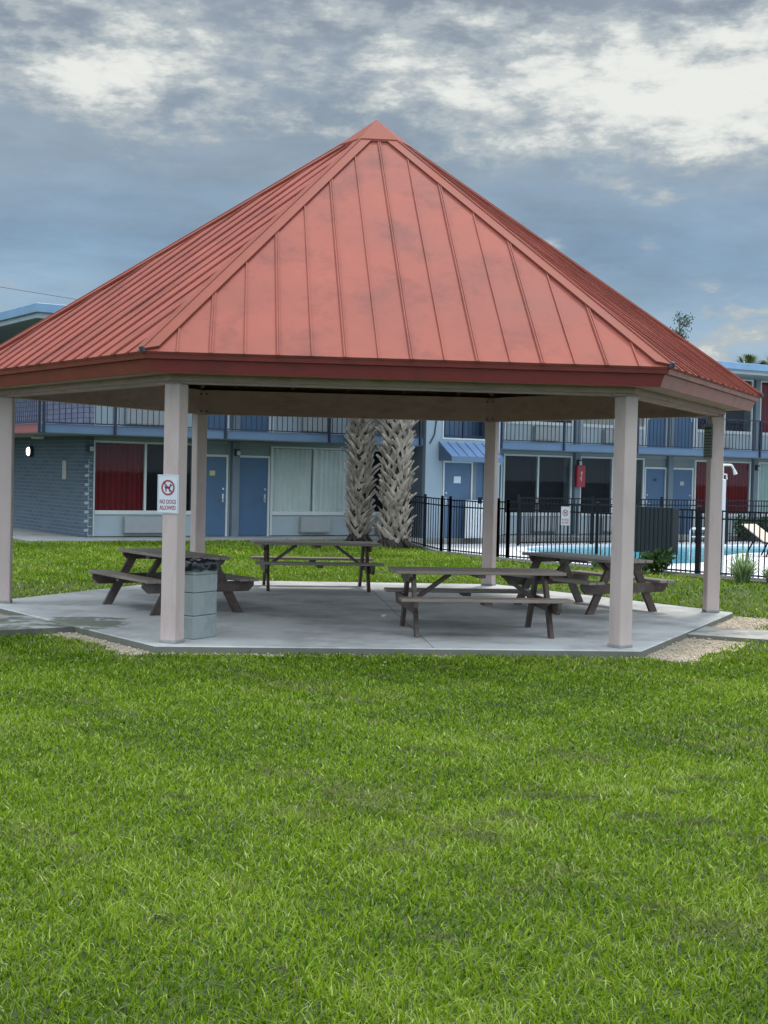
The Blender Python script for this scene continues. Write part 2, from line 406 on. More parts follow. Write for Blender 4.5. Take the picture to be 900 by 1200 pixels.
def gauss(val, mu, sig):
    d = math_('DIVIDE', math_('SUBTRACT', val, mu), sig)
    return math_('POWER', 2.718, math_('MULTIPLY', math_('MULTIPLY', d, d), -1.0))
X, Y, Z = sep.outputs[0], sep.outputs[1], sep.outputs[2]
az = math_('ARCTAN2', X, Y)
EXPO = .82
bigA = nz(1, (5, 5, 11.5), 5, .55, .15, (3.1, 0, 1.7))
mid = nz(1, (13, 13, 32), 6, .6, .12, (9.3, 4.2, 2.0))
fine = nz(1, (32, 32, 78), 7, .62, .1, (1.3, 2.2, 0))
wisps = nz(1, (6, 6, 60), 6, .6, .1, (5.1, .7, 4))
band = math_('MULTIPLY', gauss(Z, .262, .045), math_('ADD', .16, math_('MULTIPLY', gauss(az, .20, .13), .40)))
patch = math_('MULTIPLY', gauss(Z, .255, .035), math_('MULTIPLY', gauss(az, -.205, .07), .30))
patch = math_('ADD', patch, math_('MULTIPLY', gauss(Z, .308, .012), math_('MULTIPLY', gauss(az, -.21, .08), .28)))
low = math_('ADD', math_('MULTIPLY', gauss(Z, .095, .02), math_('MULTIPLY', gauss(az, .24, .08), .42)), math_('ADD', math_('MULTIPLY', gauss(Z, .175, .03), -.20), math_('MULTIPLY', gauss(Z, .345, .03), -.26)))
bias = math_('ADD', math_('ADD', band, patch), low)
v = math_('ADD', math_('MULTIPLY', math_('SUBTRACT', bigA, .5), .95), math_('MULTIPLY', math_('SUBTRACT', fine, .5), .95))
v = math_('ADD', v, math_('MULTIPLY', math_('SUBTRACT', mid, .5), 1.05))
v = math_('ADD', v, math_('ADD', bias, .10))
mask = nt.nodes.new('ShaderNodeMapRange'); mask.interpolation_type = 'SMOOTHSTEP'
mask.inputs['From Min'].default_value = .08; mask.inputs['From Max'].default_value = .68; L.new(v, mask.inputs['Value'])
r0 = nt.nodes.new('ShaderNodeValToRGB'); cr = r0.color_ramp
cr.elements[0].position = 0; cr.elements[0].color = (.40, .54, .66, 1)
cr.elements[1].position = .34; cr.elements[1].color = (.25, .28, .325, 1)
e = cr.elements.new(.085); e.color = (.32, .46, .60, 1)
e = cr.elements.new(.15); e.color = (.205, .315, .44, 1)
e = cr.elements.new(.21); e.color = (.27, .345, .42, 1)
L.new(math_('ADD', Z, math_('MULTIPLY', math_('SUBTRACT', wisps, .5), .07)), r0.inputs['Fac'])
vary = math_('ADD', .52, math_('MULTIPLY', math_('ADD', math_('MULTIPLY', nz(1, (9, 9, 26), 5, .6, .1, (7, 1, 2)), .8), math_('MULTIPLY', mid, .2)), .96))
mulb = nt.nodes.new('ShaderNodeVectorMath'); mulb.operation = 'SCALE'; L.new(r0.outputs[0], mulb.inputs[0]); L.new(vary, mulb.inputs['Scale'])
cc = nt.nodes.new('ShaderNodeValToRGB'); e0 = cc.color_ramp
e0.elements[0].position = 0; e0.elements[0].color = (.36, .42, .46, 1); e0.elements[1].position = 1; e0.elements[1].color = (.84, .85, .79, 1)
e = e0.elements.new(.55); e.color = (.45, .495, .51, 1)
L.new(mask.outputs[0], cc.inputs['Fac'])
mixc = nt.nodes.new('ShaderNodeMix'); mixc.data_type = 'RGBA'
mk2 = nt.nodes.new('ShaderNodeMapRange'); mk2.inputs['From Max'].default_value = .45; L.new(mask.outputs[0], mk2.inputs['Value'])
L.new(mk2.outputs[0], mixc.inputs[0])
L.new(mulb.outputs[0], mixc.inputs[6]); L.new(cc.outputs[0], mixc.inputs[7])
# overcast sky out of view, overhead, beside and behind, brightened to light the scene
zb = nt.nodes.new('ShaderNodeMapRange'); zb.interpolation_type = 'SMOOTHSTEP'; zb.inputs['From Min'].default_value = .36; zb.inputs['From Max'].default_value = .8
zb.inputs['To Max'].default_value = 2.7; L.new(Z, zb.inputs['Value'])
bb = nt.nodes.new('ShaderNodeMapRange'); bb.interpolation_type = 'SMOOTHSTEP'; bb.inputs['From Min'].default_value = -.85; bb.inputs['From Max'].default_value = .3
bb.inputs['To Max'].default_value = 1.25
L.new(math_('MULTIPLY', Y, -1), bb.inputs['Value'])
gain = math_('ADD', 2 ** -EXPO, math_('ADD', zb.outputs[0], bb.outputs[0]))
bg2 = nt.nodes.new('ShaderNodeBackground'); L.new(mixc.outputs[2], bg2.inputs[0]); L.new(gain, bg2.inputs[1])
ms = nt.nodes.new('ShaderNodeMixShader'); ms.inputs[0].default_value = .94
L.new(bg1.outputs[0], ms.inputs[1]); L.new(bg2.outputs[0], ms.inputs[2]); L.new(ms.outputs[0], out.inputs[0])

sl = bpy.data.lights.new('sun', 'SUN'); sl.energy = 1.5; sl.angle = R(10); sl.color = (1, .95, .87)
so = bpy.data.objects.new('sun', sl); COL.objects.link(so)
sd = Vector((math.sin(SUN_AZ) * math.cos(SUN_EL), math.cos(SUN_AZ) * math.cos(SUN_EL), math.sin(SUN_EL)))
so.rotation_euler = sd.to_track_quat('Z', 'Y').to_euler(); so.location = (0, 0, 30)
S.view_settings.view_transform = 'Standard'; S.view_settings.look = 'None'; S.view_settings.exposure = EXPO; S.view_settings.gamma = 1
S.cycles.max_bounces = 6; S.cycles.transparent_max_bounces = 12; S.cycles.use_denoising = True
S.cycles.caustics_reflective = False; S.cycles.caustics_refractive = False

# ------------------------------------------------------------------ pavilion frame of reference
PC = Vector((-.2251, 20.1636, 0)); PSI = .0993
ANG = {'front_left': -120, 'front_right': -60, 'right': 0, 'back_right': 60, 'back_left': 120, 'left': 180}
KEYS = ['left', 'front_left', 'front_right', 'right', 'back_right', 'back_left']
def hexp(deg, r, z): 
    a = R(deg); return Vector((r * math.cos(a), r * math.sin(a), z))     # local to the pavilion
def side_dist(x, y):
    """signed distance outside each side of the pad: returns (max distance, index) ; sides at -150,-90,-30,30,90,150"""
    dx = x - PC.x; dy = y - PC.y; best = -1e9; bi = 0
    ds = []
    for a in (-150, -90, -30, 30, 90, 150):
        t = R(a) + PSI; ds.append(dx * np.cos(t) + dy * np.sin(t))
    D = np.stack(ds) if hasattr(x, '__len__') else np.array(ds)
    return D.max(axis=0) - 5.333 * .8660, D.argmax(axis=0)

GZ = -.09
TH = R(32.6); BU = Vector((math.cos(TH), math.sin(TH), 0)); BN = Vector((-math.sin(TH), math.cos(TH), 0)); B0 = Vector((-7.5, 36.2, 0))
def bl(s, off, z=0): return B0 + BU * s - BN * off + Vector((0, 0, z))
def offs(x, y): return -((x - B0.x) * BN.x + (y - B0.y) * BN.y)
def sco(x, y): return (x - B0.x) * BU.x + (y - B0.y) * BU.y
def smooth(t): t = np.clip(t, 0, 1); return t * t * (3 - 2 * t)
def ground_z(x, y):
    t = offs(x, y)
    return GZ + .14 * smooth((9.0 - t) / 6.5) * smooth((1.0 - x) / 3.0) + .03 * smooth((15.5 - y) / 3.0) * 0

# ground sheet
gx = np.concatenate([np.linspace(-500, -30, 12), np.linspace(-26, 40, 90), np.linspace(45, 500, 12)])
gy = np.concatenate([np.linspace(-300, -8, 8), np.linspace(-4, 60, 90), np.linspace(66, 900, 14)])
gxx, gyy = np.meshgrid(gx, gy)
gz = ground_z(gxx, gyy)
g = MB(); nx = len(gx)
g.add(list(zip(gxx.ravel(), gyy.ravel(), gz.ravel())), [(j * nx + i, j * nx + i + 1, (j + 1) * nx + i + 1, (j + 1) * nx + i) for j in range(len(gy) - 1) for i in range(nx - 1)], True)
g.build('ground', M['soil'], kind='structure')

# pad
pav_mat = Matrix.Translation(PC) @ Matrix.Rotation(PSI, 4, 'Z')
pad = MB()
rs = 5.333
ring = [hexp(ANG[k], rs, 0) for k in KEYS]
def hexring(r, z): return [tuple(pav_mat @ hexp(ANG[k], r, z)) for k in KEYS]
V = hexring(rs, -.14) + hexring(rs, -.012) + hexring(rs - .012, 0)
F = []
for l in (0, 1):
    for i in range(6): F.append((l * 6 + i, l * 6 + (i + 1) % 6, (l + 1) * 6 + (i + 1) % 6, (l + 1) * 6 + i))
F.append(tuple(range(12, 18)))
pad.add(V, F)
pad.build('concrete_pad', M['pad'], kind='structure')
for k_, (a_, b_) in enumerate((((.35, -5.3), (.35, 5.3)), )):
    jt = MB().bar((a_[0], a_[1] + .0, .0012 + .0005 * k_), (b_[0], b_[1], .0012 + .0005 * k_), .007, .0012)
    if k_ < 2: jt.v = [(v_[0] , v_[1] * .865, v_[2]) for v_ in jt.v]
    jt.v = [tuple(pav_mat @ Vector(v_)) for v_ in jt.v]; jt.build('pad_joint', M['signmark'], kind='structure')
# algae spill on the pad's left front side (a stained flush strip)
def pav_pt(side_deg, along, out_, z):
    """point at distance out_ outside the side with outward normal side_deg, along the side"""
    a = R(side_deg) + PSI; n = Vector((math.cos(a), math.sin(a), 0)); t = Vector((-math.sin(a), math.cos(a), 0))
    p = PC + n * (5.333 * .866 + out_) + t * along; p.z = z
    return p
def slab_poly(name, pts, z0, z1, m, kind='structure', b=0):
    mb = MB(); n = len(pts)
    Vv = [(p[0], p[1], z0) for p in pts] + [(p[0], p[1], z1) for p in pts]
    tri = tessellate_polygon([[Vector((p[0], p[1], 0)) for p in pts]])
    area = sum(pts[i][0] * pts[(i + 1) % n][1] - pts[(i + 1) % n][0] * pts[i][1] for i in range(n))
    Ff = []
    for t in tri:
        a, b_, c = t; 
        cr_ = (pts[b_][0] - pts[a][0]) * (pts[c][1] - pts[a][1]) - (pts[b_][1] - pts[a][1]) * (pts[c][0] - pts[a][0])
        Ff.append((a + n, b_ + n, c + n) if cr_ > 0 else (c + n, b_ + n, a + n))
    for i in range(n):
        j = (i + 1) % n
        Ff.append((i, j, j + n, i + n) if area > 0 else (j, i, i + n, j + n))
    mb.add(Vv, Ff)
    return mb.build(name, m, kind=kind)
pl = [pav_pt(-150, .55, .003, 0), pav_pt(-150, -.95, .003, 0), pav_pt(-150, -.95, 9, 0), pav_pt(-150, .55, 9, 0)]
PATHL = [(p.x, p.y) for p in pl]
slab_poly('left_path', PATHL, -.14, -.012, M['algae'])
pr = [pav_pt(-30, -.35, .003, 0), pav_pt(-30, .75, .003, 0), pav_pt(-30, .75, 9, 0), pav_pt(-30, -.35, 9, 0)]
PATHR = [(p.x, p.y) for p in pr]
slab_poly('right_path', PATHR, -.14, -.035, M['path'])
# gravel under and around the pad edge
def margin_poly(wid):
    angs = [-150, -90, -30, 30, 90, 150]; P_ = []
    for i in range(6):
        a0 = R(angs[i]) + PSI; a1 = R(angs[(i + 1) % 6]) + PSI; d0 = 5.333 * .866 + wid[i]; d1 = 5.333 * .866 + wid[(i + 1) % 6]
        det = math.cos(a0) * math.sin(a1) - math.sin(a0) * math.cos(a1)
        P_.append((PC.x + (d0 * math.sin(a1) - d1 * math.sin(a0)) / det, PC.y + (math.cos(a0) * d1 - math.cos(a1) * d0) / det))
    return P_
slab_poly('gravel', margin_poly([.5, .2, .8, .3, -.2, -.2]), -.12, -.084, M['gravel'])

# ------------------------------------------------------------------ regions for grass
def in_poly(x, y, poly):
    c = np.zeros(x.shape, bool); n = len(poly)
    for i in range(n):
        x0, y0 = poly[i]; x1, y1 = poly[(i + 1) % n]
        t = ((y0 > y) != (y1 > y)) & (x < (x1 - x0) * (y - y0) / ((y1 - y0) if y1 != y0 else 1e-9) + x0)
        c ^= t
    return c
# pool enclosure: near fence line (world xy), from behind the palms towards the camera and to the right
FENCE = [(.72, 40.1), (1.46, 36.0), (1.66, 35.9), (2.72, 34.0), (2.92, 33.7), (6.50, 29.55), (9.2, 26.9), (12.5, 23.9)]
far_a = bl(9.4, 1.9); far_b = bl(30, 1.9)
ENC = FENCE + [(26, 33), (far_b.x, far_b.y), (far_a.x, far_a.y)]

def wob(x, y, s, seed=0.0):
    return (np.sin(x * s * 1.7 + seed) * np.sin(y * s * 2.1 + 1.3 + seed) + .6 * np.sin(x * s * 4.3 + y * s * 3.1 + seed * 2) + .4 * np.sin(x * s * 9.1 - y * s * 7.7 + seed))
GW = np.array([.34, .05, .6, .22, .05, .04])      # bare gravel margin beside each pad side
def grass_ok(x, y):
    d, k = side_dist(x, y)
    along = wob(x, y, 1.5, .3) * .07
    wmar = GW[k].copy()
    # the front-left margin fades out toward the left walk; the front one only exists near its left corner
    front = (k == 1)
    ta = -90 * PI / 180 + PSI
    al = (x - PC.x) * (-math.sin(ta)) + (y - PC.y) * math.cos(ta)
    wmar = np.where(front, np.where(al < -1.3, .17, .04) + .0 * al, wmar)
    ok = d > wmar + along
    for P in (PATHL, PATHR): ok &= ~in_poly(x, y, P)
    ok &= ~in_poly(x, y, ENC)
    o = offs(x, y); s_ = sco(x, y)
    ok &= ~((o < 1.62) & (s_ > -2.1))
    ok &= ~((s_ < -.0) & (s_ > -2.1) & (o < 1.62))
    # mulch strip outside the near fence
    for i in range(len(FENCE) - 1):
        x0, y0 = FENCE[i]; x1, y1 = FENCE[i + 1]; L2 = (x1 - x0) ** 2 + (y1 - y0) ** 2
        t = np.clip(((x - x0) * (x1 - x0) + (y - y0) * (y1 - y0)) / L2, 0, 1)
        dd = np.hypot(x - x0 - t * (x1 - x0), y - y0 - t * (y1 - y0))
        ok &= dd > (.30 if i > 4 else .16) + .05 * wob(x, y, 2.0)
    return ok

def blades(x, y, h, wd, tone, dry, name, label, cat='lawn'):
    n = len(x); z = ground_z(x, y) - .004
    ang = rng.uniform(0, 2 * PI, n)              # facing
    lean_d = rng.uniform(0, 2 * PI, n); lean = np.abs(rng.normal(0, .75, n)) + .15
    sx, sy = np.cos(ang), np.sin(ang)
    lx, ly = np.cos(lean_d), np.sin(lean_d)
    V = np.zeros((n, 5, 3), np.float32)
    def P(t, side, wsc):
        lat = lean * h * t ** 1.7
        zz = h * t * (1 - .28 * lean * t)
        return np.stack([x + lx * lat + side * sx * wd * wsc, y + ly * lat + side * sy * wd * wsc, z + np.maximum(zz, .004)], -1)
    V[:, 0] = P(0, -1, .5); V[:, 1] = P(0, 1, .5); V[:, 2] = P(.55, 1, .42); V[:, 3] = P(.55, -1, .42); V[:, 4] = P(1, 0, 0)
    me = bpy.data.meshes.new(name)
    me.vertices.add(n * 5); me.vertices.foreach_set('co', V.ravel())
    base = (np.arange(n) * 5)[:, None]
    quad = (base + np.array([0, 1, 2, 3])); tri = base + np.array([3, 2, 4])
    loops = np.concatenate([quad, tri], 1).ravel().astype(np.int32)
    me.loops.add(len(loops)); me.loops.foreach_set('vertex_index', loops)
    me.polygons.add(2 * n)
    st = (np.arange(n) * 7)[:, None] + np.array([0, 4]); me.polygons.foreach_set('loop_start', st.ravel().astype(np.int32))
    me.update(calc_edges=True)
    for nm, val in (('tone', tone), ('dry', dry)):
        a = me.attributes.new(nm, 'FLOAT', 'POINT'); a.data.foreach_set('value', np.repeat(val.astype(np.float32), 5))
    me.materials.append(M['grass'])
    o = bpy.data.objects.new(name, me); COL.objects.link(o)
    tag(o, label, cat, kind='stuff')
    return o
def patchy(x, y):
    return .5 + .16 * wob(x, y, .33, 1.1) + .14 * wob(x, y, 1.1, 4.0) + .10 * wob(x, y, 3.7, 2.0)
# mown-clipping tufts and thin spots seen in the near lawn (x, y, rx, ry)
TUFTS = [(.30, 10.2, .16, .10), (.52, 10.05, .12, .08), (1.02, 8.85, .13, .10), (1.25, 8.8, .16, .08), (1.55, 8.35, .18, .10), (1.85, 8.25, .15, .08), (.60, 7.75, .10, .12), (2.1, 7.9, .14, .09),
         (1.95, 7.1, .10, .09), (2.15, 6.9, .09, .08), (2.2, 9.4, .15, .12), (-.35, 5.65, .07, .07), (.8, 8.3, .12, .07), (1.8, 9.0, .12, .08), (1.3, 6.6, .08, .07), (2.3, 6.7, .1, .1), (-.9, 6.2, .08, .08), (.3, 6.1, .09, .06), (-1.2, 8.6, .1, .1)]
def lawn(n_try, ymin, ymax, half, power, hmean, wmul, name, label, xc=0.0):
    # sample y so that density falls as (1/y)^power across the widening wedge
    yy = np.linspace(ymin, ymax, 400); wgt = (half(yy)) * yy ** (-power); cdf = np.cumsum(wgt); cdf /= cdf[-1]
    y = np.interp(rng.uniform(0, 1, n_try), cdf, yy); x = xc + rng.uniform(-1, 1, n_try) * half(y)
    # clump: pull blades toward tuft centres
    cx = np.round(x / .055 + .35 * np.sin(y * 37)) * .055; cy = np.round(y / .055 + .35 * np.sin(x * 41)) * .055
    k = rng.uniform(.0, .55, n_try); x = x + (cx - x) * k; y = y + (cy - y) * k
    ok = grass_ok(x, y); x = x[ok]; y = y[ok]; n = len(x)
    p = patchy(x, y)
    h = hmean * np.clip(rng.normal(1, .30, n), .35, 2) * (.75 + .45 * p)
    wd = wmul * (y / 8.0) ** .72 * rng.uniform(.7, 1.3, n)
    tone = np.clip(.48 + .55 * (p - .5) + rng.normal(0, .25, n), 0, 1)
    dry = np.where(rng.uniform(0, 1, n) < .035, rng.uniform(.5, 1, n), 0)
    for (tx, ty, rx, ry) in TUFTS:
        d = ((x - tx) / rx) ** 2 + ((y - ty) / ry) ** 2
        m_ = (d + .75 * wob(x, y, 9.0) + rng.normal(0, .25, n) < 1)
        dry = np.where(m_, np.maximum(dry, rng.uniform(.0, .55, n)), dry); tone = np.where(m_, tone * .4, tone)
        h = np.where(m_, h * rng.uniform(.5, 1.3, n), h)
    # thin, yellowed thatch showing through in broad faint patches
    th_ = .5 + .30 * wob(x, y, .62, 5.2) + .25 * wob(x, y, 2.3, 1.7)
    dry = np.maximum(dry, np.where(rng.uniform(0, 1, n) < np.clip((th_ - .72) * 1.6, 0, .5), rng.uniform(.3, .8, n), 0))
    return blades(x, y, h, wd, tone, dry, name, label)
lawn(440000, 4.3, 16.6, lambda y: .30 * y + 1.5, 1.15, .041, .0082, 'near_lawn', 'bright green mown grass in front of the pavilion')
lawn(110000, 15.0, 35.0, lambda y: .34 * y + 1.2, .6, .065, .0088, 'pavilion_side_lawn', 'green mown grass on both sides of the pavilion slab')
lawn(120000, 24.5, 39.5, lambda y: .0 * y + 9.5, .0, .07, .0082, 'far_lawn', 'green mown grass between the pavilion and the motel walkway', xc=-7.5)

# pebbles on the gravel margins
def pebbles():
    n = 26000
    a = rng.uniform(0, 2 * PI, n); r = np.sqrt(rng.uniform(4.55 ** 2, 6.4 ** 2, n))
    x = PC.x + r * np.cos(a); y = PC.y + r * np.sin(a)
    d, k = side_dist(x, y)
    ok = (d > .01) & ((~grass_ok(x, y)) | (rng.uniform(0, 1, n) < .04)) & (d < .95) & ~in_poly(x, y, PATHL) & ~in_poly(x, y, PATHR)
    x, y = x[ok], y[ok]; n = len(x)
    base = np.array([(1, 0, 0), (-1, 0, 0), (0, 1, 0), (0, -1, 0), (0, 0, 1), (0, 0, -.3)], np.float32)
    sz = rng.uniform(.007, .02, n)[:, None, None] * rng.uniform(.6, 1.3, (n, 1, 3)); sz[:, :, 2] *= .7
    Vv = base[None] * sz; t = rng.uniform(0, PI, n); c, s_ = np.cos(t)[:, None], np.sin(t)[:, None]
    vx = Vv[:, :, 0] * c - Vv[:, :, 1] * s_; vy = Vv[:, :, 0] * s_ + Vv[:, :, 1] * c
    P = np.stack([vx + x[:, None], vy + y[:, None], Vv[:, :, 2] - .081 + rng.uniform(0, .012, n)[:, None]], -1)
    f = [(0, 2, 4), (2, 1, 4), (1, 3, 4), (3, 0, 4), (2, 0, 5), (1, 2, 5), (3, 1, 5), (0, 3, 5)]
    me = bpy.data.meshes.new('pebbles'); me.vertices.add(n * 6); me.vertices.foreach_set('co', P.astype(np.float32).ravel())
    lp = ((np.arange(n) * 6)[:, None, None] + np.array(f)[None]).ravel().astype(np.int32)
    me.loops.add(len(lp)); me.loops.foreach_set('vertex_index', lp); me.polygons.add(n * 8)
    me.polygons.foreach_set('loop_start', (np.arange(n * 8) * 3).astype(np.int32)); me.update(calc_edges=True)
    me.materials.append(M['pebble'])
    o = bpy.data.objects.new('pebbles', me); COL.objects.link(o); tag(o, 'pale beige pebbles scattered beside the concrete pad edge', 'gravel', kind='stuff')
pebbles()

# ------------------------------------------------------------------ pavilion
pav = thing('pavilion', 'hexagonal picnic pavilion with weathered red standing seam metal roof on six posts', 'pavilion', PC, PSI)
RP = 5.0; HP = 2.8186; RE = 5.66; HE = 3.12; HA = 6.74
slope = (HA - HE) / RE      # along a corner
post_names = {'left': 'pale square post at the left corner of the pavilion', 'front_left': 'front left post carrying the white no dogs sign',
              'front_right': 'bare front right post', 'right': 'right corner post carrying the grey notice', 'back_right': 'back right post', 'back_left': 'back left post'}
for k in KEYS:
    a = ANG[k]; c = hexp(a, RP, 0)
    Mx = Matrix.Translation(c) @ Matrix.Rotation(R(a), 4, 'Z')
    mb = MB().box(-.095, .095, -.095, .095, .0, HP, .01, Mx)
    mb.build('post', M['post'], pav)
    st = MB().box(-.101, .101, -.101, .101, .001, .035, .004, Mx); st.build('post_base', M['ironplate'], pav)
    Mi = Matrix.Translation(hexp(a, RP - .10, 0)) @ Matrix.Rotation(R(a), 4, 'Z')
    jc = MB().prism([(-.02, -.17), (.08, -.20), (.08, .20), (-.02, .17)], (1, 0, 0), (0, 1, 0), (0, 0, HP + .004), (0, 0, .39))
    jc.v = [tuple(Mi @ Vector(p)) for p in jc.v]; jc.build('joint_cover', M['beam'], pav)
    for yy in (-.13, -.05, .05, .13):
        for zz in (.05, .34): MB().tube([Mi @ Vector((-.045, yy, HP + zz)), Mi @ Vector((-.0, yy, HP + zz))], .014, 8).build('bolt', M['steel'], pav)
for i in range(6):
    k0, k1 = KEYS[i], KEYS[(i + 1) % 6]; a0, a1 = ANG[k0], ANG[k1]
    am = (hexp(a0, 1, 0) + hexp(a1, 1, 0)).normalized(); adeg = math.atan2(am.y, am.x)
    n = Vector((math.cos(adeg), math.sin(adeg), 0)); t = Vector((-math.sin(adeg), math.cos(adeg), 0))
    p0 = hexp(a0, RP, 0); p1 = hexp(a1, RP, 0)
    if (p1 - p0).dot(t) < 0: p0, p1 = p1, p0
    half = (p1 - p0).length / 2
    ap = RP * .8660
    # deep perimeter beam with mitred ends (trapezoid in plan)
    def trap(ri, ro, z0, z1, nm, m, par):
        li, lo = ri / .8660 / 2, ro / .8660 / 2
        Vv = [n * ri - t * li, n * ri + t * li, n * ro + t * lo, n * ro - t * lo]
        Q = [v_ + Vector((0, 0, z0)) for v_ in Vv] + [v_ + Vector((0, 0, z1)) for v_ in Vv]
        b_ = MB().add(Q, [(0, 3, 2, 1), (4, 5, 6, 7), (0, 1, 5, 4), (1, 2, 6, 5), (2, 3, 7, 6), (3, 0, 4, 7)])
        # fix orientation
        c_ = sum(Q, Vector()) / 8; ff = []
        for f in b_.f:
            pp = [Vector(b_.v[q]) for q in f]; nn = (pp[1] - pp[0]).cross(pp[2] - pp[0])
            ff.append(f if nn.dot(sum(pp, Vector()) / 4 - c_) > 0 else tuple(reversed(f)))
        b_.f = ff
        return b_.build(nm, m, par)
    trap(ap - .07, ap + .07, HP + .002, HP + .41, 'beam', M['beam'], pav)
    trap(ap + .075, ap + .115, HP + .03, HP + .19, 'ledger', M['beam'], pav)
    # roof face: a slab 3 cm thick with standing seams
    re_ap = RE * .8660; le = RE / 2
    up = Vector((0, 0, 1))
    def rp(u, v):          # u along eave (-1..1 * le at the eave), v 0 eave ..1 apex
        return n * re_ap * (1 - v) + t * u + up * (HE + (HA - HE) * v)
    nrm = (n * (HA - HE) + up * re_ap).normalized()
    face = MB()
    A, B, C = rp(-le, 0), rp(le, 0), rp(0, 1)
    # panels subdivided into strips, each very slightly dished so light varies
    nseam = 16; wseam = 2 * le / nseam
    for j in range(nseam):
        u0 = -le + j * wseam; u1 = u0 + wseam
        def vtop(u): return max(0, 1 - abs(u) / le)
        nv = 10
        colp = []
        for q in range(nv + 1):
            row = []
            for uu in (u0, u0 + wseam * .5, u1):
                vt = vtop(uu); 
                v_ = vt * q / nv
                dz = (mnoise.noise(Vector((uu * 1.3 + i * 9, v_ * 7, i))) * .006) if 0 < q < nv else 0
                row.append(rp(uu, v_) + nrm * dz)
            colp.append(row)
        Vv = [p for row in colp for p in row]; Ff = []
        for q in range(nv):
            for e_ in range(2):
                a_ = q * 3 + e_; Ff.append((a_, a_ + 1, a_ + 4, a_ + 3))
        face.add(Vv, Ff, False)
    # underside
    dn = -nrm * .03
    face.add([A + dn, B + dn, C + dn], [(0, 2, 1)])
    face.add([A, B, B + dn, A + dn], [(0, 3, 2, 1)])
    for j in range(1, nseam):
        u = -le + j * wseam; vt = max(0, 1 - abs(u) / le)
        if vt < .03: continue
        tall = .022 if j % 2 == 0 else .018
        if j % 2 == 0:
            for du in (-.012, .012):
                face.bar(rp(u + du, -.004) + nrm * tall / 2, rp(u + du, vt - .012) + nrm * tall / 2, .011, tall, nrm, 0)
            face.bar(rp(u, -.004) + nrm * .008, rp(u, vt - .012) + nrm * .008, .05, .008, nrm, 0)
        else:
            face.bar(rp(u, -.004) + nrm * tall / 2, rp(u, vt - .012) + nrm * tall / 2, .016, tall, nrm, 0)
    face.build('roof_face', M['roof'], pav)
    # decking below, closed slab: dark boards
    dk = MB(); s1 = -nrm * .034; s2 = -nrm * .07
    P_ = [rp(-le * .985, .015), rp(le * .985, .015), rp(0, 1)]
    P_[0] = n * re_ap * .985 - t * le * .985 + up * (HE + (HA - HE) * .015); P_[1] = n * re_ap * .985 + t * le * .985 + up * (HE + (HA - HE) * .015)
    dk.add([p + s1 for p in P_] + [p + s2 for p in P_], [(0, 1, 2), (5, 4, 3), (0, 3, 4, 1)])
    dk.build('roof_decking', M['rafter'], pav)
    # jack rafters under this face
    for u in (-1.9, -.95, 0, .95, 1.9):
        vt = 1 - abs(u) / le - .06
        a_ = rp(u, .03) - nrm * .14; b_ = rp(u, vt) - nrm * .14
        MB().bar(a_, b_, .045, .13, nrm).build('rafter', M['rafter'], pav)
    # fascia: upper thin drip board, lower deeper board leaning inward
    name = 'fascia'
    faded = (k0, k1) in (('front_right', 'right'), ('right', 'back_right'), )
    side_left = (k0, k1) in (('left', 'front_left'), ('back_left', 'left'))
    fm = M['fascia_pink'] if faded else M['fascia_red']
    def lean(ra, rb, z0, z1, th, nm, m, par):
        """board leaning: outer face from radius rb at z0 (bottom) to ra at z1 (top)"""
        Vv = []
        for (rr_, z_) in ((rb - th, z0), (rb, z0), (ra, z1), (ra - th, z1)):
            l_ = rr_ / .8660 / 2
            Vv += [n * rr_ - t * l_ + up * z_, n * rr_ + t * l_ + up * z_]
        b_ = MB().add(Vv, [(0, 1, 3, 2), (2, 3, 5, 4), (4, 5, 7, 6), (6, 7, 1, 0), (0, 2, 4, 6), (1, 7, 5, 3)])
        c_ = sum(Vv, Vector()) / 8; ff = []
        for f in b_.f:
            pp = [Vector(b_.v[q]) for q in f]; nn = (pp[1] - pp[0]).cross(pp[2] - pp[0])
            ff.append(f if nn.dot(sum(pp, Vector()) / 4 - c_) > 0 else tuple(reversed(f)))
        b_.f = ff
        return b_.build(nm, m, par)
    f1 = lean(re_ap - .015, re_ap - .04, HE - .072, HE - .002, .03, 'drip_board', fm if faded else M['roofcap'] if side_left else fm, pav)
    f2 = lean(re_ap - .075, re_ap - .135, HE - .212, HE - .076, .035, 'fascia', fm if not side_left else M['roofcap'], pav)
    if faded: f2['label'] = 'faded pinkish fascia board on the right side'
    # soffit
    trap(ap + .12, re_ap - .17, HE - .20, HE - .185, 'soffit', M['beam'], pav)
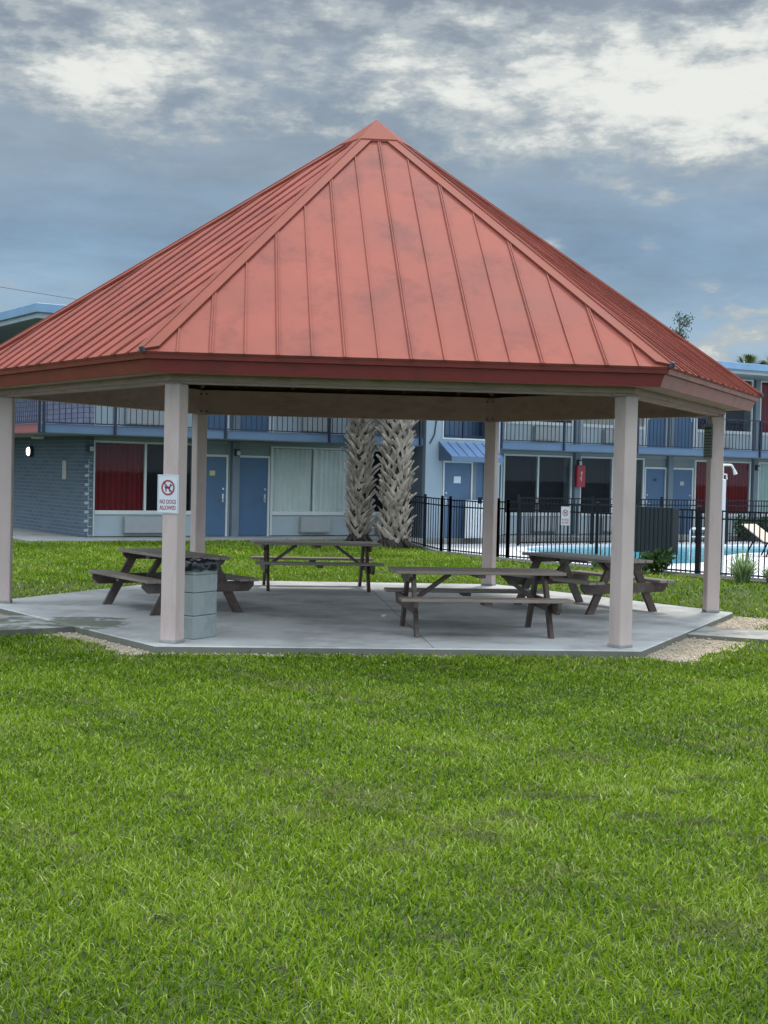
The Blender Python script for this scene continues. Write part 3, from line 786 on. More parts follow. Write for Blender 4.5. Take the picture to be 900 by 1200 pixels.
for k in KEYS:
    a = ANG[k]
    A = hexp(a, RE + .01, HE + .004); Cc = Vector((0, 0, HA + .004)); d = (Cc - A)
    # hip cap: two narrow plates folded over the hip
    tng = Vector((-math.sin(R(a)), math.cos(R(a)), 0))
    mb = MB()
    for sg in (-1, 1):
        am = R(a + 30 * sg); n = Vector((math.cos(am), math.sin(am), 0)); nrm = (n * (HA - HE) + Vector((0, 0, 1)) * RE * .866).normalized()
        inpl = nrm.cross(d.normalized()); 
        if inpl.dot(tng * sg) < 0: inpl = -inpl
        w_ = .13; o_ = nrm * .03
        p = [A + o_ * .9, Cc + o_ * .9, Cc + o_ * .9 - d * .02 + inpl * w_, A + d * .018 + inpl * w_ + o_]
        q = [x_ - nrm * .03 for x_ in p]
        f = [(0, 1, 2, 3), (7, 6, 5, 4), (3, 2, 6, 7), (0, 3, 7, 4), (1, 5, 6, 2)]
        if ((p[1] - p[0]).cross(p[2] - p[0])).dot(nrm) < 0: f = [tuple(reversed(x_)) for x_ in f]
        mb.add(p + q, f)
    mb.tube([A + Vector((0, 0, .034)), Cc + Vector((0, 0, .034))], .014, 6)
    mb.build('hip_cap', M['roofcap'], pav)
    MB().bar(hexp(a, RE * .97, HE - .10), Vector((0, 0, HA - .2)) + hexp(a, .1, 0), .06, .18, (0, 0, 1)).build('hip_rafter', M['rafter'], pav)
    # small dark knob at the eave corner
    MB().tube([hexp(a, RE + .0, HE + .0), hexp(a, RE + .03, HE + .05)], [.04, .02], 8).build('corner_boot', M['steel'], pav)
cap = MB(); r1 = .52; zc = HA - slope * r1 + .055
V = [tuple(hexp(ANG[k], r1, zc)) for k in KEYS] + [tuple(hexp(ANG[k], r1, zc - .04)) for k in KEYS] + [(0, 0, HA + .095)]
F = [(i, (i + 1) % 6, 12) for i in range(6)] + [(i + 6, (i + 1) % 6 + 6, (i + 1) % 6, i) for i in range(6)] + [tuple(range(11, 5, -1))]
cap.add(V, F); cap.build('roof_cap', M['roofcap'], pav)
MB().box(-.12, .12, -.12, .12, HA - .75, HA - .18, .01).build('king_post', M['rafter'], pav)

# ------------------------------------------------------------------ picnic tables
def make_table():
    root = thing('picnic_table', '', 'picnic table')
    for i in range(5):
        y = (i - 2) * .148
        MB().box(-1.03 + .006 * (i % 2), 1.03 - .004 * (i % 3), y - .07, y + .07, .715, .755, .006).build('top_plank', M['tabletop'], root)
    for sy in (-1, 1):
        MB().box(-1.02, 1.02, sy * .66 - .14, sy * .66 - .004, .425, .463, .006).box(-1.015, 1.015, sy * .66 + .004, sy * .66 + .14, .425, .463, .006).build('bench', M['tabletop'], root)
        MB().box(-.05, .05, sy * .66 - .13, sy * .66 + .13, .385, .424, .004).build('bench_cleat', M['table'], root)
    for sx in (-1, 1):
        x = sx * .80
        for sy in (-1, 1):
            a = Vector((x, sy * .20, .714)); b = Vector((x, sy * .60, 0.0))
            w_ = .13
            poly = [(sy * .20 - w_ / 2, .714), (sy * .20 + w_ / 2, .714), (sy * .60 + w_ / 2, .0), (sy * .60 - w_ / 2, 0)]
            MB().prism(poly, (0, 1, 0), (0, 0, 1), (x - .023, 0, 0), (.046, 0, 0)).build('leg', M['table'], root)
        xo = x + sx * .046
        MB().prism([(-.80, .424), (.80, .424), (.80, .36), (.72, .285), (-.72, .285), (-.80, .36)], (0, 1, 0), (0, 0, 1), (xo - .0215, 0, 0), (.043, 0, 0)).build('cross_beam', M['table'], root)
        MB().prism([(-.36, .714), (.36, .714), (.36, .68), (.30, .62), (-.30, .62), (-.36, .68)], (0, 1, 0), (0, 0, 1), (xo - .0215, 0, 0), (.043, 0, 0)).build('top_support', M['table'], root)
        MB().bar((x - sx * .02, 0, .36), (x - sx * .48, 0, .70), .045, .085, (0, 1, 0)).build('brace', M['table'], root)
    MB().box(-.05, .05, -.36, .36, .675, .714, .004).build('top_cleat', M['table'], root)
    return root
tproto = make_table()
TB = [((1.13, 17.33), 7.5, 'dark brown picnic table nearest the camera, seen side on at the pavilion front'),
      ((-1.09, 23.25), 8.0, 'picnic table at the back of the pavilion, in front of the two palm trunks'),
      ((-2.86, 19.42), 123.0, 'picnic table seen end on behind the square block trash bin'),
      ((2.95, 20.86), 123.0, 'picnic table seen end on behind the front right post, nearest the pool')]
for i, ((x, y), a, lb) in enumerate(TB):
    o = tproto if i == 0 else copy_tree(tproto)
    o.location = (x, y, .002); o.rotation_euler = (0, 0, R(a)); o['label'] = lb; o['group'] = 'picnic tables under the pavilion'

# ------------------------------------------------------------------ block trash bin
tr = thing('trash_bin', 'square grey concrete block trash bin with black bag behind the front left post', 'trash bin', (-2.165, 16.165, .002), R(-31))
hb = .215
for i, (z0, z1, e) in enumerate(((0, .255, 0), (.261, .515, -.002), (.521, .715, 0), (.719, .80, .001))):
    MB().box(-hb - e, hb + e, -hb - e, hb + e, z0, z1, .008).build('block_course', M['block'], tr)
MB().box(-hb + .012, hb - .012, -hb + .012, hb - .012, .01, .79).build('bin_liner', M['signmark'], tr)
bag = MB(); nu, nvv = 56, 14; V = []
for j in range(nvv):
    tt = j / (nvv - 1)
    for i in range(nu):
        a = 2 * PI * i / nu
        sq = 1 / max(abs(math.cos(a)), abs(math.sin(a)))
        prof = [(.235, .765), (.238, .80), (.235, .845), (.222, .872), (.19, .878), (.165, .85), (.15, .80)]
        ft = tt * (len(prof) - 1); q = min(int(ft), len(prof) - 2); fr = ft - q
        rr_ = prof[q][0] * (1 - fr) + prof[q + 1][0] * fr; zz = prof[q][1] * (1 - fr) + prof[q + 1][1] * fr
        nn = mnoise.noise(Vector((math.cos(a) * 3.5, math.sin(a) * 3.5, tt * 2.5))) + .6 * mnoise.noise(Vector((math.cos(a) * 9, math.sin(a) * 9, tt * 5)))
        rr2 = rr_ * min(sq, 1.3) + nn * .016 + (.006 if tt < .5 else 0)
        zz += nn * .024 * (1.2 - .3 * tt) - (.03 * max(0, mnoise.noise(Vector((math.cos(a) * 2, math.sin(a) * 2, 7)))) if tt < .4 else 0)
        V.append((rr2 * math.cos(a), rr2 * math.sin(a), zz))
F = [(j * nu + i, j * nu + (i + 1) % nu, (j + 1) * nu + (i + 1) % nu, (j + 1) * nu + i) for j in range(nvv - 1) for i in range(nu)]
bag.add(V, F, True); bag.build('bin_bag', M['bag'], tr)

# ------------------------------------------------------------------ signs
def dog_sign(root, w_, h_, detail=True):
    """sign lies in local XZ plane facing -Y, centred on origin"""
    MB().box(-w_ / 2, w_ / 2, 0, .004, -h_ / 2, h_ / 2, .001).build('plate', M['signwhite'], root)
    bd = MB(); e = .008; y0, y1 = -.0022, -.0002; bw = .005
    for (a, b, c, d_) in ((-w_/2+e, w_/2-e, h_/2-e-bw, h_/2-e), (-w_/2+e, w_/2-e, -h_/2+e, -h_/2+e+bw), (-w_/2+e, -w_/2+e+bw, -h_/2+e+bw, h_/2-e-bw), (w_/2-e-bw, w_/2-e, -h_/2+e+bw, h_/2-e-bw)):
        bd.box(a, b, y0, y1, c, d_)
    bd.build('border', M['lampgrey'], root)
    cz = h_ * .17; ro = w_ * .31; ri = ro * .80
    rg = MB(); n_ = 40; V = []
    for rr_, yy_ in ((ri, -.0045), (ro, -.0045), (ro, -.0003), (ri, -.0003)):
        V += [(rr_ * math.cos(2 * PI * i / n_), yy_, cz + rr_ * math.sin(2 * PI * i / n_)) for i in range(n_)]
    F = []
    for l in range(4):
        m2 = (l + 1) % 4
        F += [(l * n_ + i, m2 * n_ + i, m2 * n_ + (i + 1) % n_, l * n_ + (i + 1) % n_) for i in range(n_)]
    rg.add(V, F)
    rg.bar((-ri * .74, -.003, cz + ri * .74), (ri * .74, -.003, cz - ri * .74), .003, ro * .19, (0, 0, 1))
    rg.build('prohibition_ring', M['signred'], root)
    s_ = ro * .55
    dog = [(-1.0, .25), (-.8, .45), (-.72, .2), (.35, .25), (.6, .75), (.78, .98), (.85, .75), (1.15, .62), (1.12, .42), (.8, .4), (.62, 0), (.55, -.3), (.58, -.95), (.35, -.95), (.33, -.35), (-.35, -.25), (-.45, -.5), (-.4, -.95), (-.66, -.95), (-.72, -.4), (-.85, 0)]
    poly = [(p[0] * s_, cz + p[1] * s_) for p in dog]
    d = MB(); P = [Vector((p[0], p[1], 0)) for p in poly]
    tri = tessellate_polygon([P]); d.add([(p[0], -.0016, p[1]) for p in poly], [tuple(t) for t in tri])
    d.build('dog_symbol', M['signblack'], root)
    Mt = Matrix.Rotation(R(90), 4, 'X')
    text_mesh('lettering', 'NO DOGS', h_ * .15, M['signred'], root, Matrix.Translation((0, -.0015, -h_ * .20)) @ Mt, w_ * .76)
    text_mesh('lettering', 'ALLOWED', h_ * .15, M['signred'], root, Matrix.Translation((0, -.0015, -h_ * .355)) @ Mt, w_ * .76)
# on the front-left post, on the outward face
a = R(-120) + PSI
pc = PC + Vector((math.cos(a), math.sin(a), 0)) * (RP + .095 + .008)
tv = Vector((-math.sin(a), math.cos(a), 0))
s1 = thing('no_dogs_sign', 'white no dogs allowed sign screwed to the front left pavilion post', 'sign', pc + tv * (-.02) + Vector((0, 0, 1.62)), a + R(90))
dog_sign(s1, .27, .42)
# fence sign
s2 = thing('no_dogs_sign', 'small white prohibition sign fixed to the black pool fence', 'sign', (4.06, 32.05, 1.03), math.atan2(-4.15, 3.58) + R(8))
dog_sign(s2, .24, .42)
# grey notice on right post, on its left (front-left facing) face
a = R(0) + PSI
pc = PC + Vector((math.cos(a), math.sin(a), 0)) * RP
fn = Vector((math.cos(a - R(90)), math.sin(a - R(90)), 0))        # towards the camera side
s3 = thing('notice_board', 'faded grey notice plate high on the right corner post', 'sign', pc + Vector((-math.cos(a), -math.sin(a), 0)) * .10 + Vector((0, 0, 2.46)), a - R(90))
MB().box(-.19, .19, -.012, 0, -.25, .25, .003).build('plate', M['signgrey'], s3)
mk = MB(); z = .19; random.seed(5)
while z > -.22:
    x = -.15; hh = .035 if z > .15 else .016
    while x < .13:
        l_ = random.uniform(.02, .06); mk.box(x, min(x + l_, .15), -.0155, -.0125, z - hh / 2, z + hh / 2); x += l_ + .015
    z -= .065 if z > .15 else .042
mk.build('printed_line', M['signmark'], s3)

# ------------------------------------------------------------------ motel
mot = thing('motel_building', 'two storey grey blue motel with blue doors, balcony and flat roof behind the pavilion', 'building', B0, TH)
FZ = .11
X1 = 30.0
PIL = [4.1, 8.05, 12.0, 15.95, 19.9, 23.85, 27.8]
def wallbox(x0, x1, y0, y1, z0, z1, m, name='wall', uv=False): return MB().box(x0, x1, y0, y1, z0, z1).build(name, m, mot, uv=uv)
# main rear mass (set back behind the openings)
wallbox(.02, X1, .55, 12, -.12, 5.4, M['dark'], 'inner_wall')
# brick side wall and its return
wallbox(-.13, .0, .0, 12, -.1, 2.66, M['brick'], 'brick_wall', True)
wallbox(-.13, .0, .0, 12, 2.90, 5.42, M['brick2'], 'brick_wall', True)
wallbox(-.131, .10, -.131, -.001, -.1, 2.66, M['brick'], 'brick_pier', True)
wallbox(-.131, .10, -.131, -.001, 2.90, 5.42, M['brick2'], 'brick_pier', True)
# staggered pale block ends up the pier corner
q = MB(); z = .14; k = 0
while z < 2.0:
    q.box(-.128 + (0 if k % 2 else .10), -.128 + (.10 if k % 2 else .20), -.139, -.1315, z, z + .018 + .05 * (k % 2), 0); 
    q.box(-.128 + .10 - .008, -.128 + .10 + .008, -.1395, -.132, z, z + .09)
    z += .115; k += 1
q.build('quoin_joint', M['wall2'], mot)
def curtain(x0, x1, y, z0, z1, m, par, amp=.04, per=.15):
    c = MB(); n_ = int((x1 - x0) / .02) + 2; V = []
    ph = random.uniform(0, 6)
    for j in range(2):
        for i in range(n_):
            x = x0 + (x1 - x0) * i / (n_ - 1)
            yy = y + amp * math.sin(2 * PI * x / per + ph + .8 * math.sin(x * 5)) + (.01 if j else 0) * math.sin(x * 31)
            V.append((x, yy, z1 if j else z0))
    c.add(V, [(i, i + 1, n_ + i + 1, n_ + i) for i in range(n_ - 1)], True)
    return c.build('curtain', m, par)
def window_unit(x0, x1, fz, cur, top=2.46, sill=.68, ac=None, cur2='same'):
    """frame with two panes, low panel and through-wall unit below; z measured from floor fz"""
    zt, zs = fz + top, fz + sill
    w_ = MB(); fr = .055
    w_.box(x0, x0 + fr, -.045, .03, fz + .02, zt); w_.box(x1 - fr, x1, -.045, .03, fz + .02, zt)
    w_.box(x0 + fr, x1 - fr, -.044, .03, zt - .05, zt - .001); w_.box(x0 + fr, x1 - fr, -.06, .03, zs - .10, zs)
    xm = (x0 + x1) / 2; w_.box(xm - .03, xm + .03, -.043, .03, zs, zt - .05)
    wo = w_.build('window', M['frame'], mot)
    for (a, b) in ((x0 + fr, xm - .03), (xm + .03, x1 - fr)):
        MB().add([(a, -.004, zs), (b, -.004, zs), (b, -.004, zt - .05), (a, -.004, zt - .05)], [(0, 1, 2, 3)]).build('pane', M['glass'], wo)
    cs = (cur, cur if cur2 == 'same' else cur2)
    for (a, b), c in zip(((x0 + fr, xm - .01), (xm + .01, x1 - fr)), cs):
        if c: curtain(a, b, .06, zs - .02, zt - .06, M[c], wo)
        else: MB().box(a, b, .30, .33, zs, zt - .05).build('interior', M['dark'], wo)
    MB().box(x0 + fr, x1 - fr, -.02, .03, fz + .02, zs - .10).build('spandrel', M['wall2'], mot)
    if ac:
        a_ = MB(); ax0, ax1 = ac
        a_.box(ax0, ax1, -.17, -.02, fz + .10, fz + .53, .01)
        ao = a_.build('air_conditioner', M['ac'], mot)
        g_ = MB(); zz = fz + .14
        while zz < fz + .49: g_.box(ax0 + .03, ax1 - .03, -.178, -.171, zz, zz + .014); zz += .028
        g_.build('grille', M['lampgrey'], ao)
def door_unit(x0, x1, fz, hinge_left=True, m='door', sticker=None, y=0.0):
    zt = fz + 2.12
    fr = MB(); fr.box(x0 - .05, x0, y - .04, y + .03, fz, zt + .06); fr.box(x1, x1 + .05, y - .04, y + .03, fz, zt + .06); fr.box(x0, x1, y - .0395, y + .03, zt, zt + .06)
    fr.build('door_frame', M['frame'], mot)
    d = MB().box(x0 + .004, x1 - .004, y - .012, y + .025, fz + .01, zt - .004, .003).build('door', M[m], mot)
    xk = x1 - .08 if hinge_left else x0 + .08
    MB().box(xk - .025, xk + .025, y - .018, y - .0125, fz + .92, fz + 1.14, .001).tube([(xk, y - .018, fz + .99), (xk, y - .06, fz + .99), (xk + (-.1 if hinge_left else .1), y - .065, fz + .99)], .011, 8).tube([(xk, y - .013, fz + 1.27), (xk, y - .03, fz + 1.27)], .028, 10).build('handle', M['brass'], d)
    if sticker:
        xs, zs_, wd_, hd_, mm = sticker
        MB().box(x0 + xs, x0 + xs + wd_, y - .015, y - .0125, fz + zs_, fz + zs_ + hd_).build('notice', M[mm], d)
def bay(fz, upper):
    cur_table = {0: ('curtain_r', None), 1: ('curtain_w', 'same'), 2: (None, 'same'), 3: (None, 'same'), 4: (None, 'same'), 5: ('curtain_r', 'same'), 6: ('curtain_g', 'same')}
    if upper: cur_table = {0: ('curtain_w', 'same'), 1: ('curtain_b', 'same'), 2: ('curtain_b', 'same'), 3: (None, 'same'), 4: ('curtain_b', 'same'), 5: (None, 'same'), 6: ('curtain_r', 'same')}
    wins = [(.12, 2.97, (.95, 2.1)), (5.2, 7.92, (6.1, 7.05)), (8.2, 10.9, (8.6, 9.6)), (13.12, 15.80, (14.2, 15.2)), (16.12, 18.82, (17.0, 18.0)), (21.07, 23.70, (21.6, 22.6)), (24.05, 26.7, (24.8, 25.8))]
    for i, (a, b, ac) in enumerate(wins):
        c, c2 = cur_table[i]
        window_unit(a, b, fz, c, ac=ac, cur2=c2, top=2.45, sill=.68)
    doors = [(3.05, 3.86, True), (4.24, 5.12, True), (12.15, 13.03, True), (18.90, 19.74, False), (20.10, 20.96, True)]
    st = {0: (.33, 1.62, .16, .13, 'yellow'), 3: (.33, 1.72, .16, .09, 'signmark'), 4: (.34, 1.60, .17, .13, 'plaque')} if not upper else {}
    for i, (a, b, hl) in enumerate(doors): door_unit(a, b, fz, hl, sticker=st.get(i))
    # transoms, pilasters
    top = 2.57 if not upper else 5.42
    for (a, b) in ((3.0, 3.96), (4.19, 5.17), (12.1, 13.1), (18.85, 19.79), (20.05, 21.04)):
        MB().box(a, b, -.0, .05, fz + 2.185, fz + 2.45).build('transom', M['transom'], mot)
    for p in PIL:
        MB().box(p - .105, p + .105, -.14, .04, fz - .002, (2.66 if not upper else 5.42)).build('pilaster', M['pilaster'], mot)
    # header above everything, floor to slab
    zt = fz + 2.45
    MB().box(.10, X1, -.02, .5, zt + .001, 2.66 if not upper else 5.42).build('wall', M['wall'], mot)
    # remaining bits of wall between openings
    for (a, b) in ((2.985, 2.999), (3.92, 3.99), (4.205, 4.215), (5.175, 5.195), (7.925, 7.94), (8.16, 8.195), (10.905, 11.88), (12.106, 12.1), (13.09, 13.115), (15.805, 15.84), (16.06, 16.115), (18.825, 18.845), (20.01, 20.045), (21.015, 21.065), (23.705, 23.74), (23.96, 24.045), (26.705, 27.69), (27.91, X1)):
        if b > a: MB().box(a, b, -.012, .5, fz, zt).build('wall', M['wall'], mot)
    # backing to close the rooms
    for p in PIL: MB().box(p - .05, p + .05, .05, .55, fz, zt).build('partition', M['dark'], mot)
random.seed(3)
bay(FZ, False)
bay(2.90, True)
# balcony slab + fascia, front run in two lengths either side of the stair tower, plus the side run
def band(x0, x1, y0, y1, nm, m): return MB().box(x0, x1, y0, y1, 2.68, 2.895, .005).build(nm, m, mot)
wallbox(-1.70, 9.25, -1.36, -.145, 2.665, 2.885, M['soffit'], 'balcony_slab'); band(-1.72, 9.26, -1.40, -1.362, 'balcony_fascia', M['fasciablue'])
wallbox(11.88, X1, -1.36, -.145, 2.665, 2.885, M['soffit'], 'balcony_slab'); band(11.87, X1, -1.40, -1.362, 'balcony_fascia', M['fasciablue'])
wallbox(-1.68, -.135, -.143, 9, 2.665, 2.885, M['soffit'], 'balcony_slab'); band(-1.72, -1.682, -1.36, 9, 'balcony_fascia', M['balcony_red'])
wallbox(-1.9, X1 + .2, -1.55, 12.2, 5.43, 5.50, M['soffit'], 'roof')
rf = MB().box(-1.95, X1 + .25, -1.60, 12.25, 5.502, 5.72, .01).build('roof', M['roofblue'], mot)
MB().box(-1.935, X1 + .2, -1.585, 12.2, 5.36, 5.428, .005).build('roof_trim', M['wall'], mot)
# railings
def railing(p0, p1, z0, zt, name='railing', sp=.15, post_every=3.0, m='rail', posts=None, drop=.0):
    p0 = Vector(p0); p1 = Vector(p1); L_ = (p1 - p0).length; d = (p1 - p0) / L_
    r = MB(); up = Vector((0, 0, 1))
    r.bar(p0 + up * zt, p1 + up * zt, .045, .035); r.bar(p0 + up * (z0 + .09), p1 + up * (z0 + .09), .03, .03)
    n_ = int(L_ / sp)
    for i in range(n_):
        q_ = p0 + d * (i + .5) * L_ / n_; r.bar(q_ + up * (z0 + .09), q_ + up * zt, .016, .016)
    ro = r.build(name, M[m], mot)
    for t_ in (posts or [i * L_ / max(1, round(L_ / post_every)) for i in range(max(1, round(L_ / post_every)) + 1)]):
        q_ = p0 + d * t_; MB().bar(q_ + up * (z0 - drop), q_ + up * (zt + .02), .055, .055).build('railing_post', M[m], ro)
railing((-1.66, -1.425, 0), (9.24, -1.425, 0), 2.84, 3.88, posts=[.0, 1.80, 4.8, 7.86, 10.8], drop=.16)
railing((11.92, -1.425, 0), (X1, -1.425, 0), 2.84, 3.88, posts=[.05, 2.38, 5.3, 8.2, 10.7, 13.6, 16.5], drop=.16)
railing((-1.745, -1.34, 0), (-1.745, 8.8, 0), 2.84, 3.88, drop=.16)
# lights and boxes under the balcony
def wall_light(x, y, z, lit=False, facing='front'):
    m = MB()
    if facing == 'side':
        o = MB().tube([(x, y, z), (x - .10, y, z)], [.15, .16], 18).build('wall_light', M['signmark'], mot)
        MB().tube([(x - .101, y, z), (x - .13, y, z)], [.12, .10], 18).build('lens', M['lamp_on'], o)
    else:
        o = MB().box(x - .07, x + .07, y - .10, y, z - .09, z + .09, .015).build('wall_light', M['signmark'], mot)
        MB().box(x - .05, x + .05, y - .14, y - .101, z - .08, z + .04, .012).build('lens', M['lampgrey'], o)
wall_light(-.13, 3.9, 2.27, True, 'side')
for x, y in ((.0, -.135), (4.1, -.141), (15.95, -.141), (23.85, -.141)): wall_light(x, y, 2.36)
MB().box(-.16, -.131, 1.15, 1.42, 1.55, 2.03, .004).build('wall_plaque', M['plaque'], mot)
MB().box(-1.6, -1.3, 5.2, 5.5, 2.2, 2.664, .01).build('junction_box', M['plaque'], mot)
MB().box(-.9, -.6, 1.6, 1.75, 2.58, 2.664, .01).build('soffit_lamp', M['white'], mot)
# stair tower
TY = -1.5
def tw(x0, x1, z0, z1, y0=TY, y1=TY + .15, m='towerwall', nm='wall'): return MB().box(x0, x1, y0, y1, z0, z1).build(nm, M[m], mot)
tw(9.28, 9.86, -.1, 5.425); tw(11.34, 11.86, -.1, 5.425); tw(9.86, 11.34, 2.26, 2.93); tw(9.86, 11.34, 4.7, 5.425)
tw(11.04, 11.34, -.1, 2.26, TY + .06, TY + .12, 'doortower', 'side_panel'); tw(10.92, 11.04, -.1, 2.26, TY - .005, TY + .12, 'pilaster', 'pilaster')
MB().box(9.28, 9.43, TY + .151, -.02, -.1, 5.425).build('tower_side_wall', M['pilaster'], mot)  # shade on this left side is put into a darker wall colour
MB().box(11.71, 11.86, TY + .151, -.02, -.1, 5.425).build('tower_side_wall', M['towerwall'], mot)
MB().box(9.44, 11.70, TY + .5, TY + .55, 0, 5.4).build('tower_inner_wall', M['doortower'], mot)
MB().box(9.44, 11.70, TY + .151, TY + .49, 2.82, 2.9).build('tower_floor', M['soffit'], mot)
door_unit(9.93, 10.86, FZ, False, 'doortower', (.34, 1.55, .24, .19, 'signwhite'), TY + .03)
ofr = MB()
for (a, b, c, d_) in ((9.82, 9.86, 2.93, 4.7), (11.34, 11.38, 2.93, 4.7), (9.82, 11.38, 2.89, 2.93)): ofr.box(a, b, TY - .02, TY - .002, c, d_)
ofr.build('opening_trim', M['frame'], mot)
railing((9.87, TY + .06, 0), (11.33, TY + .06, 0), 2.90, 3.92, posts=[0.02, .72, 1.44])
# awning over the tower door
aw = MB(); a0, a1 = 9.72, 11.50; zt, zb = 2.80, 2.40; pj = .62
th = .03
aw.prism([(TY - .003, zt), (TY - pj, zb), (TY - pj, zb - th), (TY - .003, zt - th)], (0, 1, 0), (0, 0, 1), (a0, 0, 0), (a1 - a0, 0, 0))
x = a0
while x < a1 + .01:
    aw.bar((x, TY - .005, zt + .012), (x, TY - pj, zb + .012), .02, .03); x += .2966
ao = aw.build('awning', M['awning'], mot)
MB().box(a0 - .01, a1 + .01, TY - pj - .025, TY - pj - .002, zb - .14, zb + .01, .003).build('valance', M['fasciablue'], ao)
for x in (a0 + .01, a1 - .01):
    MB().prism([(TY - .003, zt - .032), (TY - pj + .01, zb - .032), (TY - pj + .01, zb - .12), (TY - .003, zb - .12)], (0, 1, 0), (0, 0, 1), (x - .008, 0, 0), (.016, 0, 0)).build('cheek', M['fasciablue'], ao)
cb = MB().tube([(9.45, TY - .02, 4.2), (9.62, TY - .02, 3.5), (9.55, TY - .02, 3.0), (9.40, TY - .02, 2.75)], .018, 6); cb.build('wall_cable', M['cable'], mot)  # loose cable running down the tower wall

# raised walkway round the building
slab = MB()
def wbox(x0, x1, y0, y1):
    P = [bl(x0, -y0), bl(x1, -y0), bl(x1, -y1), bl(x0, -y1)]; return [(p.x, p.y) for p in P]
slab_poly('walkway', [tuple(bl(s_, o_).xy) for s_, o_ in ((-2.0, 1.55), (X1, 1.55), (X1, -.6), (.1, -.6), (.1, -12), (-2.0, -12))], -.2, FZ, M['walk'])

# things on/by the motel
fb = thing('fire_cabinet', 'red fire extinguisher cabinet on the grey column between two dark windows', 'cabinet', bl(15.97, .16, 1.62), TH)
MB().box(-.17, .17, -.12, 0, -.02, .66, .01).build('cabinet_body', M['firered'], fb)
MB().box(-.145, .145, -.132, -.121, .03, .61, .004).build('cabinet_door', M['firered'], fb)
mk = MB(); mk.box(-.03, .035, -.137, -.1325, .38, .46); mk.box(-.05, .0, -.137, -.1325, .22, .28); mk.box(-.012, .012, -.1365, -.1325, .16, .4); mk.build('emblem', M['plaque'], fb)
wp = thing('white_panel', 'white ribbed panel leaning beside the slate blue tower door', 'panel', bl(10.83, 1.72, FZ), TH)
mb = MB().box(-.30, .30, -.02, .02, 0, 1.08, .004)
for i in range(8): mb.box(-.27 + i * .073, -.245 + i * .073, -.03, -.021, .02, 1.06, .002)
o = mb.build('board', M['white'], wp)

# ------------------------------------------------------------------ pool
lp = lambda s_, o_: tuple(bl(s_, o_).xy)
pool_poly = [(3.75, 36.9), (4.35, 35.6), (5.2, 34.3), (5.9, 33.1), (6.5, 32.6), (7.2, 32.9), (7.9, 34.3), (8.7, 36.6), (9.6, 38.2), (11.0, 39.2), (14.5, 40.6), (14.5, 43.4), (11.0, 42.6), (8.3, 42.0), (6.2, 41.1), (4.6, 39.6), (3.8, 38.2)]
hole = list(pool_poly)
def with_hole(name, outer, inner, z, m):
    A = [Vector((x, y, z)) for x, y in outer]; Bq = [Vector((x, y, z)) for x, y in inner]
    tri = tessellate_polygon([A, Bq]); P = A + Bq; Ff = []
    for t in tri:
        a, b, c = (P[i] for i in t); Ff.append(tuple(t) if (b - a).cross(c - a).z > 0 else tuple(reversed(t)))
    mb = MB().add([tuple(p) for p in P], Ff)
    return mb.build(name, m, kind='structure')
DZ = -.045
with_hole('pool_deck', ENC, pool_poly, DZ, M['deck'])
kerb = MB()
for i in range(len(FENCE) - 1):
    a = Vector((*FENCE[i], -.075)); b = Vector((*FENCE[i + 1], -.075)); kerb.bar(a, b, .12, .09, ext=.03)
kerb.build('deck_kerb', M['walk'], kind='structure')
cop = MB()
pp = [Vector((x, y, 0)) for x, y in pool_poly]; nP = len(pp)
outp = []
for i in range(nP):
    t_ = (pp[(i + 1) % nP] - pp[i - 1]).normalized(); outp.append(pp[i] + Vector((t_.y, -t_.x, 0)) * .28)
cop.add([(p.x, p.y, -.02) for p in pp] + [(p.x, p.y, -.02) for p in outp] + [(p.x, p.y, -.09) for p in pp] + [(p.x, p.y, -.05) for p in outp],
        [(i, i + nP, (i + 1) % nP + nP, (i + 1) % nP) for i in range(nP)] + [(i, (i + 1) % nP, (i + 1) % nP + 2 * nP, i + 2 * nP) for i in range(nP)] + [(i + nP, i + 3 * nP, (i + 1) % nP + 3 * nP, (i + 1) % nP + nP) for i in range(nP)])
cop.build('pool_coping', M['coping'], kind='structure')
wt = MB().add([(p.x, p.y, -.072) for p in pp], [tuple(t) for t in tessellate_polygon([pp])])
wt.build('pool_water', M['water'], kind='structure')
# mulch bed outside the fence
for i in range(4, len(FENCE) - 2):
    a = Vector((*FENCE[i], 0)); b = Vector((*FENCE[i + 1], 0)); d = (b - a).normalized(); nrm = Vector((d.y, -d.x, 0)); 
    if nrm.dot(Vector((0, 20, 0)) - a) < 0: nrm = -nrm
    slab_poly('planting_bed', [tuple((a + nrm * .07).xy), tuple((a + nrm * .42).xy), tuple((b + nrm * .42).xy), tuple((b + nrm * .07).xy)], -.14, GZ + .018 + .001 * i, M['mulch'])

